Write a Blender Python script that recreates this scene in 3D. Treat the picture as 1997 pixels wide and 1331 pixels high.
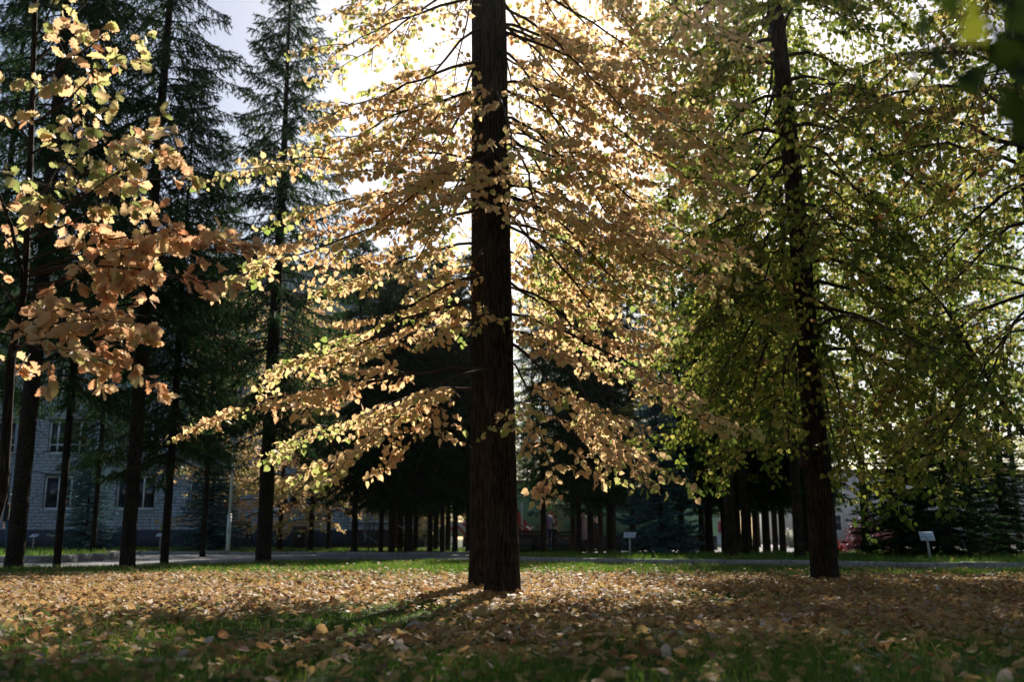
import bpy, bmesh, math, random
import numpy as np
from mathutils import Vector, Matrix

for _o in list(bpy.data.objects):
    bpy.data.objects.remove(_o)
scene = bpy.context.scene
COL = scene.collection
R = math.radians

# ------------------------------------------------------------------ camera
F_PX, CX, CY = 1941.0, 998.5, 665.5       # focal length and centre in photograph pixels (1997 x 1331)
CAM_H = 0.52
PITCH = R(11.26)
cam_data = bpy.data.cameras.new('camera')
cam_data.sensor_width = 36.0
cam_data.lens = 35.0
cam_data.clip_start = 0.05
cam_data.clip_end = 3000
cam_data.dof.use_dof = True
cam_data.dof.focus_distance = 8.6
cam_data.dof.aperture_fstop = 2.2
cam = bpy.data.objects.new('camera', cam_data)
COL.objects.link(cam)
cam.location = (0, 0, CAM_H)
cam.rotation_euler = (math.pi / 2 + PITCH, 0, 0)
scene.camera = cam

# ------------------------------------------------------------------ sky and sun
SUN_EL, SUN_AZ = R(34), R(8.5)
SUN_DIR = Vector((math.sin(SUN_AZ) * math.cos(SUN_EL), math.cos(SUN_AZ) * math.cos(SUN_EL), math.sin(SUN_EL)))
world = bpy.data.worlds.new('World')
scene.world = world
world.use_nodes = True
wn = world.node_tree
wn.nodes.clear()
wo = wn.nodes.new('ShaderNodeOutputWorld')
wb = wn.nodes.new('ShaderNodeBackground')
ws = wn.nodes.new('ShaderNodeTexSky')
ws.sky_type = 'NISHITA'
ws.sun_disc = False
ws.sun_elevation = SUN_EL
ws.sun_rotation = SUN_AZ
ws.altitude = 150
ws.air_density = 1.0
ws.dust_density = 1.3
ws.ozone_density = 0.6
wb.inputs['Strength'].default_value = 0.052
wn.links.new(ws.outputs['Color'], wb.inputs['Color'])
wn.links.new(wb.outputs['Background'], wo.inputs['Surface'])
sun_data = bpy.data.lights.new('sun', 'SUN')
sun_data.energy = 5.0
sun_data.angle = R(0.55)
sun_data.color = (1.0, 0.93, 0.82)
sun = bpy.data.objects.new('sun', sun_data)
COL.objects.link(sun)
sun.rotation_euler = SUN_DIR.to_track_quat('Z', 'Y').to_euler()
sun.location = (5, 40, 40)

scene.view_settings.view_transform = 'Standard'
scene.view_settings.look = 'None'
scene.view_settings.exposure = 1.15
scene.view_settings.gamma = 1.0
scene.view_settings.use_curve_mapping = False
scene.render.engine = 'CYCLES'
cy = scene.cycles
cy.max_bounces = 7
cy.diffuse_bounces = 3
cy.glossy_bounces = 2
cy.transmission_bounces = 4
cy.transparent_max_bounces = 4
cy.caustics_reflective = False
cy.caustics_refractive = False
cy.sample_clamp_indirect = 6.0
cy.use_denoising = True
try:
    cy.denoiser = 'OPENIMAGEDENOISE'
    cy.denoising_prefilter = 'ACCURATE'
except Exception:
    pass

# ------------------------------------------------------------------ where a pixel of the photograph lies in the place
ct, st = math.cos(PITCH), math.sin(PITCH)

def at(px, py, d):
    u, v = (px - CX) / F_PX, (CY - py) / F_PX
    t = d / (ct - v * st)
    return Vector((u * t, d, CAM_H + (st + v * ct) * t))

def gx(px, d, z=0.0):
    return (px - CX) / F_PX * (d * ct + (z - CAM_H) * st)

# ------------------------------------------------------------------ materials
def new_mat(name):
    m = bpy.data.materials.new(name)
    m.use_nodes = True
    nt = m.node_tree
    nt.nodes.clear()
    out = nt.nodes.new('ShaderNodeOutputMaterial')
    return m, nt, out

def N(nt, kind, **kw):
    n = nt.nodes.new(kind)
    for k, v in kw.items():
        if k in n.inputs:
            n.inputs[k].default_value = v
        else:
            setattr(n, k, v)
    return n

def ramp(nt, stops, fac=None):
    r = nt.nodes.new('ShaderNodeValToRGB')
    e = r.color_ramp.elements
    while len(e) < len(stops):
        e.new(0.5)
    for i, (p, c) in enumerate(stops):
        e[i].position = p
        e[i].color = (c[0], c[1], c[2], 1)
    if fac is not None:
        nt.links.new(fac, r.inputs['Fac'])
    return r

def plain(name, col, rough=0.6, spec=0.3, metal=0.0, var=0.15, scale=20.0, bump=0.0):
    """A plain surface with some unevenness of tone and relief."""
    m, nt, out = new_mat(name)
    b = N(nt, 'ShaderNodeBsdfPrincipled', Roughness=rough, Metallic=metal)
    b.inputs['Specular IOR Level'].default_value = spec
    tc = N(nt, 'ShaderNodeTexCoord')
    nz = N(nt, 'ShaderNodeTexNoise', Scale=scale, Detail=5.0)
    nt.links.new(tc.outputs['Object'], nz.inputs['Vector'])
    lo = [c * (1 - var) for c in col]
    hi = [min(1, c * (1 + var)) for c in col]
    r = ramp(nt, [(0.3, lo), (0.7, hi)], nz.outputs['Fac'])
    nt.links.new(r.outputs['Color'], b.inputs['Base Color'])
    if bump:
        bp = N(nt, 'ShaderNodeBump', Strength=bump, Distance=0.02)
        nt.links.new(nz.outputs['Fac'], bp.inputs['Height'])
        nt.links.new(bp.outputs['Normal'], b.inputs['Normal'])
    nt.links.new(b.outputs['BSDF'], out.inputs['Surface'])
    return m

def leaf_mat(name, stops, trans=0.5, gain=1.25, rough=0.5, spec=0.25):
    """A leaf blade: colour by the leaf's own tint, light passing through it."""
    m, nt, out = new_mat(name)
    a = N(nt, 'ShaderNodeAttribute', attribute_name='tint')
    r = ramp(nt, stops, a.outputs['Fac'])
    tc = N(nt, 'ShaderNodeTexCoord')
    nz = N(nt, 'ShaderNodeTexNoise', Scale=60.0, Detail=3.0)
    nt.links.new(tc.outputs['Object'], nz.inputs['Vector'])
    mp = N(nt, 'ShaderNodeMapRange')
    mp.inputs['From Min'].default_value = 0.3
    mp.inputs['From Max'].default_value = 0.7
    mp.inputs['To Min'].default_value = 0.75
    mp.inputs['To Max'].default_value = 1.15
    nt.links.new(nz.outputs['Fac'], mp.inputs['Value'])
    mul = N(nt, 'ShaderNodeVectorMath', operation='SCALE')
    nt.links.new(r.outputs['Color'], mul.inputs[0])
    nt.links.new(mp.outputs['Result'], mul.inputs['Scale'])
    b = N(nt, 'ShaderNodeBsdfPrincipled', Roughness=rough)
    b.inputs['Specular IOR Level'].default_value = spec
    nt.links.new(mul.outputs['Vector'], b.inputs['Base Color'])
    g = N(nt, 'ShaderNodeVectorMath', operation='SCALE')
    g.inputs['Scale'].default_value = gain
    nt.links.new(mul.outputs['Vector'], g.inputs[0])
    t = N(nt, 'ShaderNodeBsdfTranslucent')
    nt.links.new(g.outputs['Vector'], t.inputs['Color'])
    mx = N(nt, 'ShaderNodeMixShader', Fac=trans)
    nt.links.new(b.outputs['BSDF'], mx.inputs[1])
    nt.links.new(t.outputs['BSDF'], mx.inputs[2])
    nt.links.new(mx.outputs['Shader'], out.inputs['Surface'])
    return m

def bark_mat(name, dark, light, sx=18.0, sz=2.2, bump=0.9, patches=None):
    m, nt, out = new_mat(name)
    b = N(nt, 'ShaderNodeBsdfPrincipled', Roughness=0.9)
    b.inputs['Specular IOR Level'].default_value = 0.15
    tc = N(nt, 'ShaderNodeTexCoord')
    mp = N(nt, 'ShaderNodeMapping')
    mp.inputs['Scale'].default_value = (sx, sx, sz)
    nt.links.new(tc.outputs['Object'], mp.inputs['Vector'])
    nz = N(nt, 'ShaderNodeTexNoise', Scale=1.6, Detail=8.0, Roughness=0.65)
    nt.links.new(mp.outputs['Vector'], nz.inputs['Vector'])
    vo = N(nt, 'ShaderNodeTexVoronoi', Scale=1.3, feature='DISTANCE_TO_EDGE')
    wv = N(nt, 'ShaderNodeVectorMath', operation='ADD')
    nz2 = N(nt, 'ShaderNodeTexNoise', Scale=0.5, Detail=6.0)
    nt.links.new(mp.outputs['Vector'], nz2.inputs['Vector'])
    wsc = N(nt, 'ShaderNodeVectorMath', operation='SCALE')
    wsc.inputs['Scale'].default_value = 3.5
    nt.links.new(nz2.outputs['Color'], wsc.inputs[0])
    nt.links.new(mp.outputs['Vector'], wv.inputs[0])
    nt.links.new(wsc.outputs['Vector'], wv.inputs[1])
    nt.links.new(wv.outputs['Vector'], vo.inputs['Vector'])
    mm = N(nt, 'ShaderNodeMath', operation='MULTIPLY')
    mr = N(nt, 'ShaderNodeMapRange')
    mr.inputs['From Max'].default_value = 0.22
    nt.links.new(vo.outputs['Distance'], mr.inputs['Value'])
    nt.links.new(mr.outputs['Result'], mm.inputs[0])
    nt.links.new(nz.outputs['Fac'], mm.inputs[1])
    r = ramp(nt, [(0.1, dark), (0.65, light)], mm.outputs['Value'])
    blot = N(nt, 'ShaderNodeTexNoise', Scale=3.2, Detail=4.0)
    nt.links.new(tc.outputs['Object'], blot.inputs['Vector'])
    br = ramp(nt, [(0.35, (0.62, 0.66, 0.62)), (0.55, (1.0, 1.0, 1.0)), (0.72, (1.55, 1.25, 1.05))], blot.outputs['Fac'])
    tone = N(nt, 'ShaderNodeVectorMath', operation='MULTIPLY')
    nt.links.new(r.outputs['Color'], tone.inputs[0])
    nt.links.new(br.outputs['Color'], tone.inputs[1])
    nt.links.new(tone.outputs['Vector'], b.inputs['Base Color'])
    bp = N(nt, 'ShaderNodeBump', Strength=bump, Distance=0.03)
    nt.links.new(mm.outputs['Value'], bp.inputs['Height'])
    nt.links.new(bp.outputs['Normal'], b.inputs['Normal'])
    nt.links.new(b.outputs['BSDF'], out.inputs['Surface'])
    return m

def ground_mat(name, stops, scale=1.2, fine=60.0, bump=0.6, rough=0.95):
    m, nt, out = new_mat(name)
    b = N(nt, 'ShaderNodeBsdfPrincipled', Roughness=rough)
    b.inputs['Specular IOR Level'].default_value = 0.1
    tc = N(nt, 'ShaderNodeTexCoord')
    n1 = N(nt, 'ShaderNodeTexNoise', Scale=scale, Detail=6.0)
    n2 = N(nt, 'ShaderNodeTexNoise', Scale=fine, Detail=4.0)
    nt.links.new(tc.outputs['Object'], n1.inputs['Vector'])
    nt.links.new(tc.outputs['Object'], n2.inputs['Vector'])
    mx = N(nt, 'ShaderNodeMath', operation='ADD')
    hf = N(nt, 'ShaderNodeMath', operation='MULTIPLY')
    hf.inputs[1].default_value = 0.5
    nt.links.new(n1.outputs['Fac'], mx.inputs[0])
    nt.links.new(n2.outputs['Fac'], mx.inputs[1])
    nt.links.new(mx.outputs['Value'], hf.inputs[0])
    r = ramp(nt, stops, hf.outputs['Value'])
    nt.links.new(r.outputs['Color'], b.inputs['Base Color'])
    bp = N(nt, 'ShaderNodeBump', Strength=bump, Distance=0.03)
    nt.links.new(n2.outputs['Fac'], bp.inputs['Height'])
    nt.links.new(bp.outputs['Normal'], b.inputs['Normal'])
    nt.links.new(b.outputs['BSDF'], out.inputs['Surface'])
    return m

LIME_STOPS = [(0.0, (0.17, 0.23, 0.05)), (0.25, (0.36, 0.36, 0.12)), (0.4, (0.53, 0.395, 0.19)),
              (0.75, (0.58, 0.375, 0.205)), (1.0, (0.44, 0.235, 0.105))]
GREEN_LIME_STOPS = [(0.0, (0.06, 0.10, 0.014)), (0.35, (0.18, 0.215, 0.03)), (0.62, (0.34, 0.31, 0.065)),
                    (0.85, (0.46, 0.31, 0.12)), (1.0, (0.26, 0.11, 0.04))]
OAK_STOPS = [(0.0, (0.15, 0.19, 0.05)), (0.3, (0.38, 0.37, 0.14)), (0.52, (0.54, 0.38, 0.20)),
             (0.8, (0.56, 0.34, 0.19)), (1.0, (0.47, 0.21, 0.10))]
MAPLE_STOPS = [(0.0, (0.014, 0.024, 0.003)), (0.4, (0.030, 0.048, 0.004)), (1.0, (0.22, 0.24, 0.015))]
FALLEN_STOPS = [(0.0, (0.17, 0.17, 0.04)), (0.25, (0.38, 0.27, 0.11)), (0.6, (0.42, 0.25, 0.11)),
                (0.85, (0.20, 0.08, 0.035)), (1.0, (0.46, 0.39, 0.34))]

M = {}
M['lime_leaf'] = leaf_mat('lime leaf', LIME_STOPS, trans=0.58, gain=1.55)
M['green_lime_leaf'] = leaf_mat('green lime leaf', GREEN_LIME_STOPS, trans=0.55, gain=1.55)
M['oak_leaf'] = leaf_mat('oak leaf', OAK_STOPS, trans=0.55, gain=1.5, rough=0.4, spec=0.4)
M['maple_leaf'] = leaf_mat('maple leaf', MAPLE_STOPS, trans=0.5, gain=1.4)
M['fallen_leaf'] = leaf_mat('fallen leaf', FALLEN_STOPS, trans=0.35, gain=1.3, rough=0.6, spec=0.12)
M['far_leaf'] = leaf_mat('far yellow leaf', LIME_STOPS, trans=0.5, gain=1.3)
M['needle'] = leaf_mat('spruce needle', [(0.0, (0.010, 0.026, 0.010)), (0.7, (0.034, 0.075, 0.024)), (1.0, (0.09, 0.06, 0.025))], trans=0.35, gain=1.8, spec=0.04, rough=0.8)
M['blue_needle'] = leaf_mat('blue spruce needle', [(0.0, (0.03, 0.075, 0.085)), (0.7, (0.11, 0.21, 0.24)), (1.0, (0.19, 0.31, 0.33))], trans=0.2, gain=1.4, spec=0.06, rough=0.8)
M['grass'] = leaf_mat('grass blade', [(0.0, (0.035, 0.085, 0.010)), (0.7, (0.085, 0.16, 0.015)), (1.0, (0.26, 0.22, 0.07))], trans=0.45, gain=1.6)
M['red_leaf'] = leaf_mat('red shrub leaf', [(0.0, (0.08, 0.012, 0.012)), (1.0, (0.22, 0.03, 0.02))], trans=0.4)
M['purple_leaf'] = leaf_mat('purple shrub leaf', [(0.0, (0.05, 0.02, 0.03)), (1.0, (0.16, 0.06, 0.09))], trans=0.35)
M['pale_leaf'] = leaf_mat('pale shrub leaf', [(0.0, (0.30, 0.32, 0.22)), (1.0, (0.6, 0.58, 0.5))], trans=0.4)
M['lime_bark'] = bark_mat('lime bark', (0.010, 0.007, 0.005), (0.095, 0.063, 0.045), sx=55, sz=2.4, bump=0.8)
M['spruce_bark'] = bark_mat('spruce bark', (0.010, 0.008, 0.006), (0.075, 0.055, 0.042), sx=30, sz=13)
M['twig'] = plain('twig bark', (0.045, 0.028, 0.02), rough=0.8, spec=0.2, scale=40)
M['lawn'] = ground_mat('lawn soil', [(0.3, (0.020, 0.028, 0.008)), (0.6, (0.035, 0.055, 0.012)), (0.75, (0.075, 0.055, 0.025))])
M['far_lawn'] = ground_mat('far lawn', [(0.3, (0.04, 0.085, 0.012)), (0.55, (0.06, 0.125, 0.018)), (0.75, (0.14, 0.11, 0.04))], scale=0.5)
M['asphalt'] = ground_mat('asphalt', [(0.35, (0.16, 0.16, 0.16)), (0.65, (0.23, 0.225, 0.22))], scale=0.5, fine=180, bump=0.3, rough=0.85)
M['plaza'] = ground_mat('plaza paving', [(0.35, (0.27, 0.26, 0.25)), (0.65, (0.36, 0.35, 0.34))], scale=0.8, fine=120, bump=0.2, rough=0.85)
M['litter_soil'] = ground_mat('leaf strewn strip', [(0.3, (0.20, 0.12, 0.05)), (0.6, (0.38, 0.24, 0.10)), (0.75, (0.07, 0.10, 0.02))], scale=3, fine=30)
M['kerb'] = plain('kerb concrete', (0.27, 0.26, 0.25), rough=0.9, var=0.35, scale=14, bump=0.6)
M['brick'] = plain('silicate brick', (0.35, 0.39, 0.45), rough=0.9, var=0.22, scale=0.9, bump=0.2)  # blue of the sky light is mixed into the white brick's colour
M['mortar'] = plain('mortar', (0.14, 0.14, 0.14), rough=0.95, var=0.2, scale=6)
M['plinth'] = plain('dark plinth', (0.035, 0.04, 0.055), rough=0.7, var=0.2, scale=2)
M['white_frame'] = plain('white window frame', (0.72, 0.74, 0.76), rough=0.45, var=0.05)
M['sill'] = plain('metal sill', (0.42, 0.46, 0.52), rough=0.5, var=0.1)
M['glass'] = plain('dark glass', (0.012, 0.015, 0.02), rough=0.06, spec=0.6, var=0.05)
M['curtain_glass'] = plain('curtained glass', (0.30, 0.42, 0.46), rough=0.12, spec=0.6, var=0.2, scale=3)
M['roof'] = plain('red roof edge', (0.20, 0.07, 0.05), rough=0.7)
M['white_metal'] = plain('white pole paint', (0.70, 0.72, 0.72), rough=0.4, var=0.08)
M['grey_metal'] = plain('grey post', (0.33, 0.33, 0.32), rough=0.5, var=0.15)
M['dark_metal'] = plain('dark metal', (0.02, 0.02, 0.022), rough=0.5, spec=0.4)
M['rust_metal'] = plain('red brown rail', (0.09, 0.03, 0.025), rough=0.5, var=0.3)
M['dark_wood'] = plain('dark bin wood', (0.035, 0.022, 0.018), rough=0.7)
M['plaque'] = plain('blue white plaque', (0.55, 0.62, 0.74), rough=0.35, var=0.05)
M['ink'] = plain('print ink', (0.10, 0.14, 0.25), rough=0.5)
M['mural_green'] = plain('mural green', (0.19, 0.33, 0.22), rough=0.7, var=0.15, scale=1.5)
M['mural_dark'] = plain('mural dark green', (0.05, 0.12, 0.09), rough=0.7)
M['mural_red'] = plain('mural red', (0.48, 0.025, 0.03), rough=0.6)
M['mural_grey'] = plain('mural pale grey', (0.5, 0.48, 0.46), rough=0.6)
M['red_wall'] = plain('dark red wall', (0.30, 0.03, 0.06), rough=0.7)
M['pink_wall'] = plain('pinkish wall', (0.45, 0.36, 0.40), rough=0.8, scale=2)
M['pale_wall'] = plain('pale wall', (0.50, 0.49, 0.47), rough=0.85, scale=1.0)
M['stone'] = plain('pale stone', (0.5, 0.52, 0.54), rough=0.7)
M['skin'] = plain('skin', (0.50, 0.28, 0.20), rough=0.55, var=0.05)
M['hair_dark'] = plain('dark hair', (0.02, 0.015, 0.012), rough=0.6)
M['hair_grey'] = plain('grey hair', (0.35, 0.32, 0.30), rough=0.6)
M['shirt_white'] = plain('pale pink shirt', (0.70, 0.58, 0.56), rough=0.8)
M['jacket_dark'] = plain('dark jacket', (0.015, 0.017, 0.028), rough=0.8)
M['jacket_grey'] = plain('grey blue jacket', (0.24, 0.25, 0.33), rough=0.8)
M['jeans'] = plain('blue jeans', (0.035, 0.07, 0.16), rough=0.85, var=0.3)
M['coat'] = plain('dusty mauve coat', (0.22, 0.15, 0.17), rough=0.9)
M['bag'] = plain('violet backpack', (0.24, 0.07, 0.32), rough=0.7)
M['shoe'] = plain('dark shoe', (0.02, 0.02, 0.02), rough=0.6)
M['black_cloth'] = plain('black cloth', (0.012, 0.012, 0.014), rough=0.9)
M['rubber'] = plain('tyre rubber', (0.02, 0.02, 0.02), rough=0.8)

# ------------------------------------------------------------------ helpers
def link(o, parent=None):
    COL.objects.link(o)
    if parent is not None:
        o.parent = parent
    return o

def tag(o, label=None, cat=None, group=None, kind=None):
    if label: o['label'] = label
    if cat: o['category'] = cat
    if group: o['group'] = group
    if kind: o['kind'] = kind
    return o

def thing(name, label, cat, loc=(0, 0, 0), rotz=0.0, group=None):
    o = bpy.data.objects.new(name, None)
    o.empty_display_size = 0.2
    o.location = loc
    o.rotation_euler = (0, 0, rotz)
    COL.objects.link(o)
    return tag(o, label, cat, group)

def mesh_np(name, V, faces, mat, tint=None, smooth=False):
    """One mesh from numpy arrays; faces is a list of (n, k) index arrays."""
    me = bpy.data.meshes.new(name)
    V = np.asarray(V, dtype=np.float32)
    faces = [np.asarray(f, dtype=np.int32) for f in faces if len(f)]
    nl = sum(f.size for f in faces)
    nf = sum(len(f) for f in faces)
    me.vertices.add(len(V))
    me.vertices.foreach_set('co', V.ravel())
    me.loops.add(nl)
    me.polygons.add(nf)
    me.loops.foreach_set('vertex_index', np.concatenate([f.ravel() for f in faces]))
    counts = np.concatenate([np.full(len(f), f.shape[1], dtype=np.int32) for f in faces])
    starts = np.concatenate([[0], np.cumsum(counts)[:-1]]).astype(np.int32)
    me.polygons.foreach_set('loop_start', starts)
    if smooth:
        me.polygons.foreach_set('use_smooth', np.ones(nf, dtype=bool))
    if tint is not None:
        a = me.attributes.new('tint', 'FLOAT', 'POINT')
        a.data.foreach_set('value', np.asarray(tint, dtype=np.float32))
    me.update(calc_edges=True)
    if mat is not None:
        me.materials.append(mat)
    return me

def obj(name, me, parent=None, loc=None):
    o = bpy.data.objects.new(name, me)
    if loc is not None:
        o.location = loc
    return link(o, parent)

class MB:
    """Collects boxes, bars, tubes and plates into one mesh."""
    def __init__(self):
        self.v, self.q, self.t, self.n = [], [], [], 0
    def add(self, V, quads=(), tris=()):
        V = np.asarray(V, dtype=np.float64).reshape(-1, 3)
        if len(quads): self.q.append(np.asarray(quads, dtype=np.int32).reshape(-1, 4) + self.n)
        if len(tris): self.t.append(np.asarray(tris, dtype=np.int32).reshape(-1, 3) + self.n)
        self.v.append(V)
        self.n += len(V)
        return self
    def box(self, a, b, rot=None, c=None):
        x0, y0, z0 = a; x1, y1, z1 = b
        V = np.array([(x0,y0,z0),(x1,y0,z0),(x1,y1,z0),(x0,y1,z0),(x0,y0,z1),(x1,y0,z1),(x1,y1,z1),(x0,y1,z1)], float)
        if rot is not None:
            c = np.array(c if c is not None else (0, 0, 0), float)
            V = (V - c) @ np.array(rot).T + c
        return self.add(V, [(0,3,2,1),(4,5,6,7),(0,1,5,4),(1,2,6,5),(2,3,7,6),(3,0,4,7)])
    def tube(self, pts, radii, sides=6, cap=True, wob=0.0, rng=None):
        P = np.asarray(pts, float)
        n = len(P)
        radii = np.broadcast_to(np.asarray(radii, float), (n,))
        T = np.gradient(P, axis=0)
        T /= np.linalg.norm(T, axis=1, keepdims=True) + 1e-9
        ref = np.array((1.0, 0.0, 0.0)) if abs(T[0, 0]) < 0.8 else np.array((0.0, 1.0, 0.0))
        U = ref - (T @ ref)[:, None] * T
        U /= np.linalg.norm(U, axis=1, keepdims=True) + 1e-9
        W = np.cross(T, U)
        a = np.arange(sides) * 2 * math.pi / sides
        rr = radii[:, None] * np.ones((1, sides))
        if wob and rng is not None:
            rr = rr * (1 + wob * rng.normal(size=(n, sides)))
        V = P[:, None, :] + rr[..., None] * (np.cos(a)[None, :, None] * U[:, None, :] + np.sin(a)[None, :, None] * W[:, None, :])
        i, j = np.meshgrid(np.arange(n - 1), np.arange(sides), indexing='ij')
        k = (j + 1) % sides
        Q = np.stack([i * sides + j, i * sides + k, (i + 1) * sides + k, (i + 1) * sides + j], -1).reshape(-1, 4)
        tr = []
        V = V.reshape(-1, 3)
        if cap:
            V = np.vstack([V, P[0], P[-1]])
            b0, b1 = n * sides, n * sides + 1
            tr = [(b0, (q + 1) % sides, q) for q in range(sides)] + [(b1, (n - 1) * sides + q, (n - 1) * sides + (q + 1) % sides) for q in range(sides)]
        return self.add(V, Q, tr)
    def bar(self, a, b, r, sides=6):
        return self.tube([a, b], [r, r], sides)
    def mesh(self, name, mat, smooth=False):
        V = np.vstack(self.v)
        fs = []
        if self.q: fs.append(np.vstack(self.q))
        if self.t: fs.append(np.vstack(self.t))
        return mesh_np(name, V, fs, mat, smooth=smooth)
    def build(self, name, mat, parent=None, loc=None, smooth=False):
        return obj(name, self.mesh(name, mat, smooth), parent, loc)

def prism(mb, poly, y0, y1):
    """A plate: outline in x, z drawn between two depths."""
    n = len(poly)
    V = [(x, y0, z) for x, z in poly] + [(x, y1, z) for x, z in poly]
    tr = [(0, i, i + 1) for i in range(1, n - 1)] + [(n, n + i + 1, n + i) for i in range(1, n - 1)]
    q = [(i, n + i, n + (i + 1) % n, (i + 1) % n) for i in range(n)]
    return mb.add(V, q, tr)

def sheet(name, pts, z, mat, res=None, kind='structure'):
    """A flat outline of ground."""
    bm = bmesh.new()
    vs = [bm.verts.new((x, y, z)) for x, y in pts]
    f = bm.faces.new(vs)
    if f.normal.z < 0: f.normal_flip()
    bmesh.ops.triangulate(bm, faces=bm.faces[:])
    me = bpy.data.meshes.new(name)
    bm.to_mesh(me); bm.free()
    me.materials.append(mat)
    for p in me.polygons:
        if p.normal.z < 0:
            p.flip()
    return tag(obj(name, me), kind=kind)

def norm(a):
    return a / (np.linalg.norm(a, axis=-1, keepdims=True) + 1e-9)

# leaf outlines: (x, y) of the right half from base to tip, y along the midrib
def leaf_template(half):
    r = np.array(half, float)
    k = len(r)
    V = np.vstack([r, r[1:-1] * [-1, 1]])
    right = list(range(k))
    left = [0] + [k + i for i in range(k - 2)] + [k - 1]
    return V, [np.array([right]), np.array([left[::-1]])]

LIME_T = leaf_template([(0, 0), (0.2, -0.09), (0.43, 0.04), (0.50, 0.30), (0.37, 0.62), (0.10, 0.88), (0, 1.08)])
LIME_SIMPLE = leaf_template([(0, 0), (0.42, 0.05), (0.46, 0.45), (0, 1.05)])
OAK_T = leaf_template([(0, 0), (0.07, 0.12), (0.20, 0.20), (0.13, 0.30), (0.31, 0.40), (0.20, 0.50), (0.37, 0.62), (0.24, 0.70),
                       (0.30, 0.84), (0.15, 0.90), (0.10, 1.0), (0, 1.02)])
MAPLE_T = leaf_template([(0, 0), (0.22, -0.10), (0.40, -0.02), (0.30, 0.10), (0.62, 0.26), (0.70, 0.48), (0.40, 0.44), (0.36, 0.52), (0.40, 0.74), (0.22, 0.70), (0, 1.05)])

def leaf_cloud(T, pos, mid, nor, size, tint, rng, fold=0.22, curl=0.25):
    """Leaves at pos with midrib direction mid and blade normal nor."""
    TV, TF = T
    n = len(pos)
    mid = norm(mid)
    nor = norm(nor - (nor * mid).sum(1, keepdims=True) * mid)
    side = np.cross(mid, nor)
    fo = fold * (0.3 + rng.random(n))[:, None]
    cu = curl * rng.normal(size=n)[:, None]
    x = TV[None, :, 0] * (0.85 + 0.3 * rng.random(n))[:, None]
    y = TV[None, :, 1] + 0 * x
    z = fo * np.abs(x) - cu * (y - 0.1) ** 2 + 0.05 * rng.normal(size=(n, len(TV)))
    V = pos[:, None, :] + size[:, None, None] * (x[..., None] * side[:, None, :] + y[..., None] * mid[:, None, :] + z[..., None] * nor[:, None, :])
    k = len(TV)
    F = [(f[0][None, :] + (np.arange(n) * k)[:, None]) for f in TF]
    F = [np.vstack(F)] if F[0].shape[1] == F[1].shape[1] else F
    return V.reshape(-1, 3), F, np.repeat(tint, k)

def leaf_variants(name, T, mat, tints, rng, fold=0.22, curl=0.25):
    out = []
    for t in tints:
        V, F, ti = leaf_cloud(T, np.zeros((1, 3)), np.array([[0, 1.0, 0]]), np.array([[0, 0, 1.0]]), np.ones(1), np.array([t]), rng, fold, curl)
        out.append(mesh_np(name, V, F, mat, ti))
    return out

def leaf_parts(name, variants, tints, sel, pos, mid, nor, size, tint, parent, origin=(0, 0, 0)):
    """Single leaves as parts, sharing a few blade meshes."""
    tints = np.array(tints)
    mid = norm(mid)
    nor = norm(nor - (nor * mid).sum(1, keepdims=True) * mid)
    side = np.cross(mid, nor)
    res = []
    for i in sel:
        me = variants[int(np.argmin(np.abs(tints - tint[i]) + 0.02 * np.random.RandomState(int(i)).rand(len(tints))))]
        o = bpy.data.objects.new(name, me)
        s = float(size[i])
        m = Matrix(((side[i][0]*s, mid[i][0]*s, nor[i][0]*s, pos[i][0]-origin[0]),
                    (side[i][1]*s, mid[i][1]*s, nor[i][1]*s, pos[i][1]-origin[1]),
                    (side[i][2]*s, mid[i][2]*s, nor[i][2]*s, pos[i][2]-origin[2]),
                    (0, 0, 0, 1)))
        link(o, parent)
        o.matrix_basis = m
        res.append(o)
    return res

def project(P):
    """Pixels of the photograph for world points, and their depth."""
    d = P[:, 1] * ct + (P[:, 2] - CAM_H) * st
    up = -P[:, 1] * st + (P[:, 2] - CAM_H) * ct
    return CX + F_PX * P[:, 0] / d, CY - F_PX * up / d, d

def bez(p0, p1, p2, p3, n):
    t = np.linspace(0, 1, n)[:, None]
    return (1-t)**3*np.array(p0) + 3*(1-t)**2*t*np.array(p1) + 3*(1-t)*t**2*np.array(p2) + t**3*np.array(p3)

def interp_path(P, t):
    s = np.concatenate([[0], np.cumsum(np.linalg.norm(np.diff(P, axis=0), axis=1))])
    q = np.atleast_1d(t) * s[-1]
    return np.stack([np.interp(q, s, P[:, k]) for k in range(3)], 1), s[-1]

# ================================================================== the ground
KERB_PTS = [(-0.9, 24.6), (0.25, 22.4), (2.3, 20.4), (5.0, 19.2), (6.7, 18.0), (8.4, 16.6), (12.0, 14.4), (20.0, 9.5)]
sheet('ground', [(-600, -60), (600, -60), (600, 900), (-600, 900)], 0.0, M['lawn'])
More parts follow.
